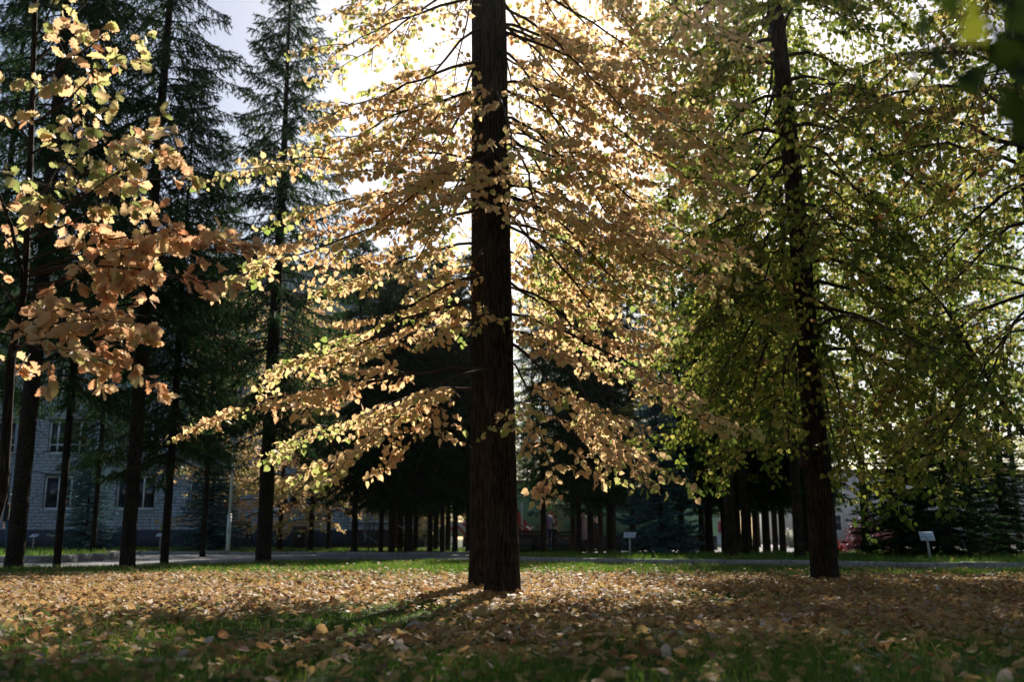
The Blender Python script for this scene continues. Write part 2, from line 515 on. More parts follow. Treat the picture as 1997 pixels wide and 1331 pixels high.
# lawn behind the kerb, a step higher than the near lawn
back = [(24.0, 31.0), (10.0, 32.0), (5.0, 31.5), (0.5, 31.0), (-0.6, 28.5)]
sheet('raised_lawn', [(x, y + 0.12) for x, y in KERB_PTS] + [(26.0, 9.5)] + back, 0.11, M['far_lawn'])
sheet('road', [(-40, 9.0), (-16, 15.3), (-9.3, 18.0), (-6.6, 19.8), (-5.6, 22.6), (-4.2, 25.2), (-1.4, 24.9), (-0.7, 28.0), (0.2, 33.5), (-4.5, 32.6),
               (-8.0, 33.6), (-16.0, 34.6), (-40, 35.0)], 0.005, M['asphalt'])
sheet('plaza', [(-1.2, 31.5), (6.0, 31.8), (60, 31.0), (60, 120), (26, 120), (12.0, 56.0), (2.0, 46.5), (-4.0, 46.0), (-0.8, 38.0)], 0.009, M['plaza'])
sheet('verge', [(-40, 34.9), (-16.0, 34.8), (-8.0, 33.8), (-4.5, 32.9), (-0.4, 34.0), (-1.2, 38.0), (-4.5, 46.5), (2.0, 47.0), (12, 56.5), (12, 57.9), (-40, 57.9)], 0.075, M['far_lawn'])
sheet('leaf_strewn_path', [(-14.5, 42.0), (-3.0, 40.0), (-4.0, 46.0), (-14.5, 47.0)], 0.082, M['litter_soil'])
sheet('island_lawn', [(-40, 20.2), (-9.95, 22.2), (-10.2, 26.5), (-12.5, 31.5), (-40, 33.0)], 0.135, M['far_lawn'])

def kerb_run(label, pts, depth, height, z0, rng, base_z=0.0):
    t = tag(bpy.data.objects.new('kerb', None), label, 'kerb', kind='structure')
    link(t)
    P = np.array([(x, y, 0) for x, y in pts], float)
    L = np.linalg.norm(np.diff(P, axis=0), axis=1).sum()
    n = int(L / 1.02)
    for i in range(n):
        q, _ = interp_path(P, [i / n, (i + 1) / n])
        a, b = q
        d = b - a
        ln = np.linalg.norm(d) - 0.008 - 0.012 * rng.random()
        ang = math.atan2(d[1], d[0]) + rng.normal() * 0.012
        mb = MB()
        h = height + rng.normal() * 0.008
        bv = 0.02
        prof = [(0, -0.1), (0, h - bv), (bv, h), (depth - bv, h), (depth, h - bv), (depth, -0.1)]
        V = [(0, y, z) for y, z in prof] + [(ln, y, z) for y, z in prof]
        V = np.array(V) + rng.normal(size=(12, 3)) * 0.004
        k = len(prof)
        mb.add(V, [(j, (j + 1) % k, k + (j + 1) % k, k + j) for j in range(k)], [(0, j + 1, j) for j in range(1, k - 1)][::1] + [(k, k + j, k + j + 1) for j in range(1, k - 1)])
        o = mb.build('kerb_stone', M['kerb'], t)
        o.location = (a[0], a[1], z0)
        o.rotation_euler = (rng.normal() * 0.02, 0, ang)
    return t

rngk = np.random.default_rng(5)
kerb_run('weathered concrete kerb stones edging the raised lawn behind the right lime', KERB_PTS, 0.13, 0.125, base_z=0, z0=0.0, rng=rngk)
kerb_run('concrete kerb along the far side of the road below the building', [(-30, 34.9), (-16.0, 34.7), (-8.0, 33.7), (-4.5, 32.75), (-0.4, 33.8)], 0.13, 0.11, z0=0.0, rng=rngk)
kerb_run('pale concrete kerb around the grass island at the road corner', [(-26, 21.0), (-9.95, 22.1), (-10.1, 26.4), (-12.3, 31.3)], 0.16, 0.16, z0=0.0, rng=rngk)

# ================================================================== the brick building behind the spruces
BY = 58.0
def build_institute():
    rng = np.random.default_rng(11)
    t = thing('brick_building', 'long pale grey brick building with rows of windows behind the spruces', 'building', (-20, BY, 0.07))
    ox, oy, oz = t.location
    cols = [-35.4 + 4.2 * i for i in range(7)] + [-6.9]
    W, H = 2.25, 1.88
    floors = [2.2 + 3.2 * k for k in range(4)]
    X0, X1, ZB, ZT = -44.0, -4.1, 1.02, 14.7
    # body of mortar between the openings
    mb = MB()
    xs = [X0] + sum([[c, c + W] for c in cols], []) + [X1]
    def bx(a, b, y0=BY + 0.03, y1=BY + 0.35):
        mb.box((a[0]-ox, y0-oy, a[1]-oz), (b[0]-ox, y1-oy, b[1]-oz))
    for i in range(0, len(xs), 2):
        bx((xs[i], ZB), (xs[i + 1], ZT))
    zs = [ZB] + sum([[f, f + H] for f in floors], []) + [ZT]
    for c in cols:
        for i in range(0, len(zs), 2):
            bx((c, zs[i]), (c + W, zs[i + 1]))
    wall = mb.build('wall', M['mortar'], t)
    inner = MB()
    inner.box((X0-ox, 0.45, 0.0), (X1-ox, 14.0, ZT-oz-0.05))
    inner.build('inner_wall', M['brick'], t)
    MB().box((X0-ox, -0.06, -0.2), (X1-ox+0.05, 0.4, ZB-oz)).build('plinth', M['plinth'], t)
    r = MB()
    r.box((X0-ox-0.3, -0.35, ZT-oz), (X1-ox+0.3, 14.4, ZT-oz+0.2))
    rf = r.build('roof', M['roof'], t)
    MB().box((X0-ox, 8.0, ZT-oz+0.2), (X1-ox-3, 14.0, 18.6)).build('attic', M['pale_wall'], t)  # upper storey shape invented: set back so sun reaches the yellow limes
    MB().box((X0-ox, 7.6, 18.6), (X1-ox-2.6, 14.4, 18.85)).build('attic_roof', M['roof'], t)
    # bricks
    bl, bh, bd = 0.39, 0.188, 0.09
    base = MB().box((0, 0, 0), (bl - 0.022, bd, bh - 0.024))
    half = MB().box((0, 0, 0), (bl * 0.5 - 0.022, bd, bh - 0.024))
    full_me, half_me = base.mesh('brick', M['brick']), half.mesh('brick', M['brick'])
    V, n = [], 0
    B0 = np.array([(0,0,0),(1,0,0),(1,1,0),(0,1,0),(0,0,1),(1,0,1),(1,1,1),(0,1,1)], float)
    faces = np.array([(0,3,2,1),(4,5,6,7),(0,1,5,4),(1,2,6,5),(3,0,4,7)])
    Q, singles = [], []
    nrow = int((ZT - ZB) / bh)
    for r_ in range(nrow):
        z = ZB + r_ * bh + 0.006
        x = -32.6 + (0.5 * bl if r_ % 2 else 0)
        while x < X1 - 0.1:
            l = bl if rng.random() < 0.55 else bl * 0.5
            x1 = x + l
            if x1 > X1: break
            spans = [(x, x1)]
            if any(f - 0.05 < z + bh - 0.03 and z < f + H for f in floors):
                for c in cols:   # cut the brick at the window reveal
                    spans = [q for a, b in spans for q in ((a, min(b, c)), (max(a, c + W), b)) if q[1] - q[0] > 0.05]
            for a, b in spans:
                singles.append((a, BY + rng.normal() * 0.006, z, b - a))
            x = x1
    S = np.array(singles)
    px, py, _ = project(S[:, :3] + np.array((0.1, 0, 0.1)))
    show = np.where(((px > 40) & (px < 330) & (py > 885) & (py < 1032)) | ((px > 0) & (px < 330) & (py > 700) & (py < 800)))[0]
    # the pieces seen most clearly: the open wall between the first trunks
    score = -np.abs(py[show] - 985) - 0.25 * np.abs(px[show] - 170)
    pick = set(show[np.argsort(-score)[:300]].tolist())
    for i, (x, y, z, l) in enumerate(singles):
        if i in pick:
            o = bpy.data.objects.new('brick', full_me if l > 0.3 else half_me)
            o.scale.x = (l - 0.022) / ((bl if l > 0.3 else bl * 0.5) - 0.022)
            o.location = (x - ox, y - oy, z - oz)
            link(o, wall)
        else:
            V.append(B0 * (l - 0.022, bd, bh - 0.024) + (x - ox, y - oy, z - oz))
            Q.append(faces + n)
            n += 8
    o = obj('brickwork', mesh_np('brickwork', np.vstack(V), [np.vstack(Q)], M['brick']), wall)
    o['kind'] = 'stuff'
    for dx in (-29.6, -16.9, -8.4):
        MB().tube([(dx - ox, -0.08, 0.3), (dx - ox, -0.08, ZT - oz - 0.1)], 0.055, 8).build('downpipe', M['grey_metal'], t)
    # windows
    for fi, f in enumerate(floors):
        for ci, c in enumerate(cols):
            wx, wz = c - ox, f - oz
            m = MB()
            y0, y1 = 0.12, 0.19
            th = 0.075
            m.box((wx, y0, wz), (wx + th, y1, wz + H)).box((wx + W - th, y0, wz), (wx + W, y1, wz + H))
            m.box((wx + th, y0, wz), (wx + W - th, y1, wz + th)).box((wx + th, y0, wz + H - th), (wx + W - th, y1, wz + H))
            two = fi == 0
            mull = [W * 0.36, W * 0.68] if two else [W * 0.22, W * 0.80]
            for q in mull:
                m.box((wx + q - 0.04, y0 + 0.004, wz + th), (wx + q + 0.04, y1 - 0.004, wz + H - th))
            if not two:
                m.box((wx + th, y0 + 0.008, wz + 0.48), (wx + W - th, y1 - 0.008, wz + 0.54))
            win = m.build('window', M['white_frame'], t)
            edges = [th] + mull + [W - th]
            for a, b in zip(edges[:-1], edges[1:]):
                g = MB().box((wx + a - 0.01, y0 + 0.03, wz + 0.03), (wx + b + 0.01, y0 + 0.045, wz + H - 0.03))
                pale = fi >= 2 and rng.random() < 0.55 or (fi == 1 and rng.random() < 0.2)
                g.build('pane', M['curtain_glass'] if pale else M['glass'], win)
            MB().box((wx - 0.06, -0.10, wz - 0.07), (wx + W + 0.06, 0.12, wz - 0.005)).build('sill', M['sill'], win)
    return t
build_institute()

# ================================================================== buildings across the plaza
def kiosk():
    d = 51.0
    x0, x1 = gx(1003, d), gx(1400, d)
    t = thing('painted_kiosk', 'long green kiosk painted with red wedges and dark line drawings', 'kiosk', (x0, d, 0.0))
    L = x1 - x0
    MB().box((0, 0.1, 0.0), (L, 2.4, 0.66)).build('base', M['dark_metal'], t)
    MB().box((-0.05, 0, 0.66), (L + 0.05, 2.5, 3.3)).build('body', M['mural_green'], t)
    MB().box((-0.2, -0.15, 3.3), (L + 0.2, 2.7, 3.45)).build('roof', M['dark_metal'], t)
    def X(p): return gx(p, d) - x0
    def Z(p): return at(1000, p, d).z
    red = MB()
    prism(red, [(X(1003), Z(1042)), (X(1045), Z(1042)), (X(1010), Z(998)), (X(1003), Z(998))], -0.012, 0.01)
    red.build('red_wedge', M['mural_red'], t)
    red2 = MB()
    prism(red2, [(X(1082), Z(1044)), (X(1094), Z(1044)), (X(1086), Z(1020)), (X(1076), Z(984)), (X(1068), Z(984))], -0.012, 0.01)
    red2.build('red_stripe', M['mural_red'], t)
    w = MB()
    prism(w, [(X(1017), Z(1044)), (X(1021), Z(1044)), (X(1020), Z(980)), (X(1016), Z(980))], -0.02, 0.01)
    w.build('pale_stripe', M['mural_grey'], t)
    g = MB()
    prism(g, [(X(1052), Z(1010)), (X(1070), Z(1004)), (X(1066), Z(980)), (X(1058), Z(980))], -0.012, 0.01)
    g.build('grey_patch', M['mural_grey'], t)
    # the dark drawing: bent lines and two blots
    for pl in ([(1102, 1009), (1110, 1009), (1126, 1000), (1143, 992)], [(1110, 1009), (1128, 1015), (1125, 1003)], [(1110, 1009), (1116, 1017), (1128, 1015)], [(1054, 1005), (1064, 990)]):
        m = MB()
        m.tube([(X(a), -0.008, Z(b)) for a, b in pl], 0.022, 5)
        m.build('drawn_line', M['mural_dark'], t)
    for cx_, cy_, r_ in ((1034, 1003, 0.14), (1049, 1004, 0.15), (1040, 1000, 0.08)):
        m = MB()
        prism(m, [(X(cx_) + r_ * math.cos(a) * 1.1, Z(cy_) + r_ * math.sin(a)) for a in np.linspace(0, 2 * math.pi, 13)[:-1]], -0.009, 0.01)
        m.build('drawn_blot', M['mural_dark'], t)
    m = MB()
    for row, (a, b) in enumerate(((1103, 1118), (1101, 1122))):
        for k in range(5):
            xx = a + (b - a) * k / 5
            prism(m, [(X(xx), Z(1030 + row * 7)), (X(xx + 1.6), Z(1030 + row * 7)), (X(xx + 1.6), Z(1025 + row * 7)), (X(xx), Z(1025 + row * 7))], -0.005, 0.01)
    m.build('faded_panel', M['mural_dark'], t)
kiosk()

def striped_barrier():
    d = 50.0
    x0, x1 = gx(872, d), gx(935, d)
    t = thing('striped_barrier', 'red and white diagonally striped panel beside the building end', 'barrier', (x0, d, 0.08))
    L = x1 - x0
    z0, z1 = 0.55, 1.25
    MB().box((0, 0, z0), (L, 0.05, z1)).build('panel', M['mural_grey'], t)
    for k in range(5):
        a = k * 0.42 - 0.2
        m = MB()
        prism(m, [(max(0, a), z1 - (0.0 if a >= 0 else -a)), (a + 0.16, z1), (min(L, a + 0.16 + 0.7), z0), (min(L, a + 0.7), z0)], -0.012, 0.0)
        m.build('stripe', M['mural_red'], t)
    for x in (0.1, L - 0.15):
        MB().box((x, 0.01, -0.1), (x + 0.06, 0.06, z0)).build('leg', M['dark_metal'], t)
striped_barrier()

def red_hall():
    d = 75.0
    x0, x1 = gx(1300, d), gx(1437, d)
    t = thing('red_hall', 'low hall with dark red lower wall and white framed windows beyond the plaza', 'building', (x0, d, 0.0))
    L = x1 - x0
    MB().box((0, 0, 0), (L, 9, 1.0)).build('base', M['stone'], t)
    MB().box((-0.03, -0.03, 1.0), (L - 0.3, 8, 1.75)).build('red_band', M['red_wall'], t)
    MB().box((0, 0, 1.75), (L, 9, 5.2)).build('wall', M['pink_wall'], t)
    MB().box((-0.4, -0.4, 5.2), (L + 0.4, 9.4, 5.4)).build('roof', M['roof'], t)
    for k in range(3):
        wx = L - 1.75 - 1.9 * k
        m = MB()
        W, H = 1.1, 1.5
        z = 1.95
        for a, b in (((wx, z), (wx + .09, z + H)), ((wx + W - .09, z), (wx + W, z + H)), ((wx + W / 2 - .04, z), (wx + W / 2 + .04, z + H))):
            m.box((a[0], -0.06, a[1]), (b[0], 0.02, b[1]))
        m.box((wx + .09, -0.055, z), (wx + W - .09, 0.02, z + .09)).box((wx + .09, -0.055, z + H - .09), (wx + W - .09, 0.02, z + H))
        w = m.build('window', M['white_frame'], t)
        for s in (0, 1):
            MB().box((wx + .07 + s * W / 2, -0.03, z + .05), (wx + W / 2 - .03 + s * (W / 2 - .04), -0.01, z + H - .05)).build('pane', M['glass'], w)
    st_ = None
    for k in range(5):
        MB().box((L - 2.6, -1.9 + k * 0.36, 0.0), (L - 0.6, -1.9 + (k + 1) * 0.36, 0.16 * (k + 1))).build('step', M['stone'], t)
    MB().box((L - 0.55, -2.0, 0), (L + 0.05, 0.0, 0.9)).build('stair_cheek', M['stone'], t)
red_hall()

def far_block(name, label, pxa, pxb, d, h, depth, wallm, nwin, floors):
    x0, x1 = gx(pxa, d), gx(pxb, d)
    t = thing(name, label, 'building', (x0, d, 0))
    L = x1 - x0
    MB().box((0, 0, 0), (L, depth, h)).build('wall', M[wallm], t)
    MB().box((-0.4, -0.4, h), (L + 0.4, depth + 0.4, h + 0.25)).build('roof', M['roof'], t)
    for f in range(floors):
        for k in range(nwin):
            wx, z = L * (k + 0.3) / nwin, 1.2 + f * 3.1
            m = MB()
            W, H = L * 0.45 / nwin, 1.5
            m.box((wx, -0.05, z), (wx + 0.08, 0.0, z + H)).box((wx + W - 0.08, -0.05, z), (wx + W, 0.0, z + H))
            m.box((wx + .08, -0.05, z), (wx + W - .08, 0.0, z + .08)).box((wx + .08, -0.05, z + H - .08), (wx + W - .08, 0.0, z + H))
            w = m.build('window', M['white_frame'], t)
            MB().box((wx + .07, -0.03, z + .06), (wx + W - .07, -0.01, z + H - .06)).build('pane', M['glass'], w)
far_block('pale_block', 'pale low building far beyond the plaza behind the trunks', 1530, 2120, 92.0, 6.5, 10, 'pale_wall', 9, 2)

# ================================================================== trees
def trunk_mesh(name, path, radii, mat, sides=28, step=0.09, ridge=0.05, flare=0.35, seed=0, burls=()):
    """A trunk with flared foot, ridged bark and uneven outline; path and radii from foot to top."""
    rng = np.random.default_rng(seed)
    P = np.array(path, float)
    s = np.concatenate([[0], np.cumsum(np.linalg.norm(np.diff(P, axis=0), axis=1))])
    n = max(8, int(s[-1] / step))
    n = min(n, 110)
    q = np.concatenate([np.linspace(0, min(6.5, s[-1]), int(n * 0.8)), np.linspace(min(6.5, s[-1]), s[-1], n - int(n * 0.8) + 1)[1:]]) if s[-1] > 6.5 else np.linspace(0, s[-1], n)
    C = np.stack([np.interp(q, s, P[:, k]) for k in range(3)], 1)
    r = np.interp(q, s, np.array(radii, float))
    a = np.arange(sides) * 2 * math.pi / sides
    prof = rng.normal(size=sides)
    prof = (prof + np.roll(prof, 1)) * 0.5
    ph = rng.random(6) * 6.28
    lobes = 0.05 * np.sin(2 * a + ph[0]) + 0.045 * np.sin(3 * a + ph[1])
    roots = np.clip(np.sin(4 * a + ph[2]) + 0.6 * np.sin(7 * a + ph[3]), -0.3, 2)
    V = []
    drift = np.zeros(sides)
    for i in range(len(q)):
        drift = 0.85 * drift + 0.35 * rng.normal(size=sides)
        f = flare * math.exp(-q[i] / 0.22)
        rr = r[i] * (1 + lobes + ridge * (0.6 * prof + 0.5 * drift) + f * (0.45 + 0.5 * roots))
        for (bz, ba, bs, bh) in burls:
            da = np.arctan2(np.sin(a - ba), np.cos(a - ba))
            rr = rr + r[i] * bh * np.exp(-((q[i] - bz) / bs) ** 2 - (da / 0.7) ** 2)
        V.append(np.stack([C[i, 0] + rr * np.cos(a), C[i, 1] + rr * np.sin(a), np.full(sides, C[i, 2]) + (0 if i else -0.08)], 1))
    V = np.vstack(V)
    i, j = np.meshgrid(np.arange(len(q) - 1), np.arange(sides), indexing='ij')
    k = (j + 1) % sides
    Q = np.stack([i * sides + j, i * sides + k, (i + 1) * sides + k, (i + 1) * sides + j], -1).reshape(-1, 4)
    return mesh_np(name, V, [Q], mat, smooth=True)

SUN_N = np.array(SUN_DIR)

class Foliage:
    def __init__(self):
        self.pos, self.mid, self.nor, self.size, self.tint = [], [], [], [], []
    def add(self, pos, mid, nor, size, tint):
        self.pos.append(pos); self.mid.append(mid); self.nor.append(nor); self.size.append(size); self.tint.append(tint)
    def arrays(self):
        return [np.concatenate(a) for a in (self.pos, self.mid, self.nor, self.size, self.tint)]

def leafy_twig(fol, P, spacing, size, tint_mu, rng, start=0.12, tint_sd=0.16, hang=0.75, tipgreen=0.0):
    """Leaves set alternately along one twig."""
    L = np.linalg.norm(np.diff(P, axis=0), axis=1).sum()
    n = max(2, int(L * (1 - start) / spacing))
    t = start + (1 - start) * (np.arange(n) + rng.random(n) * 0.6) / n
    t = np.clip(t, 0, 1)
    q, _ = interp_path(P, t)
    d = norm(P[-1] - P[0])
    side = norm(np.cross(d, (0, 0, 1.0)))
    sg = np.where(np.arange(n) % 2 == 0, 1.0, -1.0)[:, None]
    out = norm(0.55 * d + sg * side * 0.8 + rng.normal(size=(n, 3)) * 0.3)
    pos = q + out * size * 0.45 + np.array((0, 0, -1.0)) * size * 0.25
    mid = norm(out * 0.75 + np.array((0, 0, -1.0)) * (hang + 0.45 * rng.normal(size=(n, 1))) + rng.normal(size=(n, 3)) * 0.25)
    nor = norm(SUN_N * 0.55 + np.array((0, 0, 0.5)) + rng.normal(size=(n, 3)) * 0.5)
    sz = size * (0.5 + 0.72 * rng.random(n) ** 0.8)
    ti = np.clip(tint_mu + tint_sd * rng.normal(size=n) - tipgreen * (t > 0.75), 0, 1)
    fol.add(pos, mid, nor, sz, ti)

def spray(fol, mb, P, r0, rng, leaf=0.066, sec_gap=0.15, sec_len=0.75, spacing=0.045, tint=0.55, start=0.22, droop=0.35, tert=True, hang=0.75, twigs=True, tip_green=0.25, ragged=False):
    """A limb with side shoots and twigs in a flat drooping spray, all clothed with leaves."""
    n = len(P)
    mb.tube(P, np.linspace(r0, 0.003, n), 6, cap=False)
    L = np.linalg.norm(np.diff(P, axis=0), axis=1).sum()
    k = max(3, int(L * (1 - start) / sec_gap))
    ts = start + (1 - start) * (np.arange(k) + 0.6 * rng.random(k)) / k
    Q, _ = interp_path(P, ts)
    Q2, _ = interp_path(P, np.clip(ts + 0.03, 0, 1))
    gap_ph, gap_f = rng.random() * 6.28, rng.uniform(7, 14)
    for i in range(k):
        if ragged and math.sin(ts[i] * gap_f + gap_ph) < -0.55 and ts[i] < 0.8: continue
        d = Q2[i] - Q[i]
        d = d / (np.linalg.norm(d) + 1e-9)
        s = 1 if i % 2 else -1
        h = np.array((d[0], d[1], 0)); h /= np.linalg.norm(h) + 1e-9
        a = s * R(rng.uniform(32, 68))
        sd = np.array((h[0]*math.cos(a) - h[1]*math.sin(a), h[0]*math.sin(a) + h[1]*math.cos(a), 0.25 * d[2] + rng.normal() * 0.12))
        ln = sec_len * (0.35 + 0.75 * (1 - abs(ts[i] - 0.45) * 1.3)) * (rng.uniform(0.45, 1.5) if ragged else rng.uniform(0.7, 1.2))
        ln = max(0.12, ln)
        p0 = Q[i]
        p3 = p0 + sd * ln + np.array((0, 0, -droop * ln * rng.uniform(0.4, 1.2)))
        B = bez(p0, p0 + sd * ln * 0.4 + (0, 0, 0.04), p3 - sd * ln * 0.25 + (0, 0, 0.06 * ln), p3, 6)
        if twigs: mb.tube(B, np.linspace(max(0.003, r0 * 0.35), 0.0018, 6), 4, cap=False)
        tm = tint + 0.12 * rng.normal() - tip_green * (ts[i] > 0.85)
        leafy_twig(fol, B, spacing, leaf, tm, rng, hang=hang, tipgreen=tip_green)
        if tert and ln > 0.28:
            m = int(ln / 0.13)
            for j in range(m):
                tt = 0.2 + 0.75 * (j + rng.random() * 0.5) / m
                b0, _ = interp_path(B, [tt])
                b0 = b0[0]
                a2 = (1 if j % 2 else -1) * R(rng.uniform(35, 65))
                hd = np.array((sd[0]*math.cos(a2) - sd[1]*math.sin(a2), sd[0]*math.sin(a2) + sd[1]*math.cos(a2), rng.normal() * 0.15 - 0.25))
                l2 = ln * rng.uniform(0.22, 0.42)
                b3 = b0 + norm(hd) * l2 + np.array((0, 0, -0.12 * l2))
                C = np.stack([b0, (b0 + b3) / 2 + (0, 0, 0.02), b3])
                if twigs: mb.tube(C, [0.0022, 0.0018, 0.0013], 3, cap=False)
                leafy_twig(fol, C, spacing, leaf, tm, rng, start=0.15, hang=hang)
    leafy_twig(fol, P[int(n * 0.6):], spacing, leaf, tint - tip_green, rng, start=0.0, hang=hang)

def limb_path(p0, tip, rise=0.1, sag=0.1, n=14, rng=None):
    p0, tip = np.array(p0, float), np.array(tip, float)
    L = np.linalg.norm(tip - p0)
    h = tip - p0; h[2] = 0
    P = bez(p0, p0 + h * 0.33 + (0, 0, rise * L), p0 + h * 0.72 + (0, 0, (tip[2] - p0[2]) * 0.85 + sag * L), tip, n)
    if rng is not None:
        w = np.cumsum(rng.normal(size=(n, 3)) * 0.024 * L / 2, axis=0)
        P[1:] += (w - w[0])[1:] * 0.7
    return P

def finish_tree(t, fol, T, mat, rng, variants_name='leaf', n_parts=0, tints=None, fold=0.25, curl=0.3, name='foliage', origin=(0, 0, 0), big=None):
    pos, mid, nor, size, tint = fol.arrays()
    mask = np.ones(len(pos), bool)
    if n_parts:
        px, py, d = project(pos)
        inside = (px > 5) & (px < 1990) & (py > 5) & (py < 1325)
        sc = size / d * (1.0 if big is None else big(px, py))
        sc[~inside] = -1
        sel = np.argsort(-sc)[:n_parts]
        sel = sel[sc[sel] > 0]
        mask[sel] = False
        var = leaf_variants('leaf', T, mat, tints, rng, fold, curl)
        leaf_parts('leaf', var, tints, sel, pos, mid, nor, size, tint, t, origin)
    V, F, ti = leaf_cloud(T, pos[mask] - np.array(origin), mid[mask], nor[mask], size[mask], tint[mask], rng, fold, curl)
    o = obj(name, mesh_np(name, V, F, mat, ti), t)
    o['kind'] = 'stuff'
    return o, len(pos)

TINTS = [0.05, 0.18, 0.32, 0.42, 0.5, 0.58, 0.66, 0.76, 0.88]

# ------------------------------------------------------------------ the lime in the middle
def main_lime():
    rng = np.random.default_rng(21)
    bx, by = -0.08, 9.33
    t = thing('lime_tree', 'twin stemmed lime tree with glowing tan leaves in the middle of the lawn', 'tree', (bx, by, 0))
    o = np.array((bx, by, 0.0))
    front = [(0, 0, 0), (0.0, 0, 0.4), (-0.03, 0, 1.6), (-0.06, 0.02, 3.2), (-0.10, 0.05, 5.9), (-0.12, 0.1, 9), (-0.05, 0.2, 12.5), (0, 0.2, 14.5)]
    obj('trunk', trunk_mesh('trunk', front, [0.162, 0.156, 0.146, 0.136, 0.127, 0.10, 0.05, 0.015], M['lime_bark'], seed=3, sides=40, step=0.07, ridge=0.06, flare=0.26,
        burls=((1.55, -1.5, 0.16, 0.10), (1.2, -1.9, 0.1, -0.06))), t)
    rear = [(-0.215, 1.4, 0), (-0.215, 1.4, 0.5), (-0.225, 1.42, 1.8), (-0.24, 1.45, 3.6), (-0.275, 1.5, 6.4), (-0.35, 1.7, 9), (-0.5, 2.0, 12.5)]
    r2 = obj('trunk', trunk_mesh('trunk', rear, [0.15, 0.142, 0.134, 0.125, 0.11, 0.08, 0.02], M['lime_bark'], seed=8, sides=36, step=0.08, ridge=0.06, flare=0.24), t)
    fol = Foliage()
    def stem(z, back=False):
        path = np.array(rear if back else front)
        return np.array([np.interp(z, path[:, 2], path[:, k]) for k in range(3)]) + o
    spec = [  # height on the stem, tip in the picture, depth of the tip, rise, sag, leaf density, tint
        (1.75, 385, 838, 8.9, 0.02, 0.10, 1.0, 0.58), (1.70, 640, 945, 8.3, 0.0, 0.10, 1.0, 0.60), (1.75, 560, 850, 9.6, 0.02, 0.08, 0.9, 0.55), (1.8, 760, 900, 8.9, 0.0, 0.06, 1.0, 0.6),
        (2.45, 505, 725, 9.7, -0.02, 0.04, 0.8, 0.52), (2.6, 660, 735, 8.8, -0.02, 0.06, 0.5, 0.58), (2.8, 690, 660, 9.9, 0.0, 0.05, 1.0, 0.45),
        (3.15, 440, 550, 9.2, 0.0, 0.06, 1.1, 0.55), (3.2, 620, 580, 9.9, 0.02, 0.06, 1.1, 0.5), (3.5, 600, 395, 9.3, 0.02, 0.06, 1.0, 0.55), (3.6, 650, 480, 8.7, 0, 0.06, 1.1, 0.6),
        (4.2, 490, 318, 9.0, 0.0, 0.04, 0.9, 0.5), (4.3, 560, 300, 10.0, 0.02, 0.05, 1.1, 0.55), (4.7, 600, 240, 9.6, 0.02, 0.05, 1.0, 0.52), (4.9, 720, 330, 8.5, 0, 0.05, 1.1, 0.6),
        (5.5, 640, 110, 9.6, 0.0, 0.04, 0.75, 0.55), (6.5, 680, 30, 9.2, 0.0, 0.04, 0.8, 0.55), (6.9, 720, 60, 10.2, 0, 0.04, 0.7, 0.5),
        (2.3, 1415, 858, 8.8, 0.0, 0.12, 1.0, 0.56), (2.15, 1270, 955, 8.3, 0.0, 0.12, 1.1, 0.58), (1.95, 1075, 955, 8.6, 0.02, 0.1, 0.9, 0.55), (2.1, 1180, 930, 9.2, 0, 0.12, 1.1, 0.6),
        (2.65, 1255, 775, 9.7, 0.0, 0.08, 0.9, 0.6), (2.9, 1240, 690, 10.0, 0.0, 0.08, 1.1, 0.33), (3.2, 1330, 640, 9.4, 0.0, 0.08, 1.2, 0.45), (3.4, 1450, 600, 9.1, 0.0, 0.08, 1.1, 0.55),
        (3.8, 1480, 500, 9.7, 0.0, 0.08, 1.2, 0.55), (4.0, 1300, 520, 8.6, 0.0, 0.07, 1.2, 0.6), (4.4, 1420, 400, 9.2, 0.0, 0.08, 1.2, 0.58), (4.5, 1280, 430, 10.4, 0, 0.06, 1.1, 0.55),
        (5.0, 1490, 320, 9.5, 0.0, 0.06, 1.2, 0.55), (5.3, 1300, 280, 8.7, 0, 0.06, 1.2, 0.6), (5.6, 1400, 220, 9.8, 0.0, 0.05, 1.2, 0.55), (6.2, 1450, 110, 9.1, 0.0, 0.05, 1.2, 0.55),
        (6.6, 1320, 120, 10.3, 0.0, 0.05, 1.2, 0.55), (7.0, 1420, 10, 9.6, 0, 0.05, 1.2, 0.55), (6.8, 1200, 60, 8.8, 0, 0.05, 1.1, 0.55),
        (4.8, 1130, 330, 8.3, 0, 0.05, 0.8, 0.58), (4.0, 890, 420, 8.2, 0, 0.06, 0.7, 0.6), (4.3, 1000, 300, 8.0, 0, 0.06, 0.45, 0.55), (3.9, 1090, 520, 8.3, 0, 0.05, 0.8, 0.6),
        (2.9, 940, 660, 8.6, 0, 0.05, 0.4, 0.6), (3.6, 800, 560, 8.4, 0, 0.05, 0.9, 0.6),
    ]
    for i, (z, px, py, d, rise, sag, dens, ti) in enumerate(spec):
        p0 = stem(z + (0.2 if z < 2.9 else 0.5) + 0.2 * rng.random(), back=(i % 3 == 2 and px < 1000))
        tip = np.array(at(px, py, d))
        P = limb_path(p0, tip, rise, sag, 14, rng) 
        mb = MB()
        spray(fol, mb, P - 0, 0.015 + 0.004 * rng.random(), rng, sec_gap=0.112 / dens, sec_len=0.62, tint=ti, spacing=0.037, start=0.12, droop=0.3, leaf=0.058, tip_green=0.14, ragged=True)
        mb.v = [v - o for v in mb.v]
        mb.build('limb', M['twig'], t)
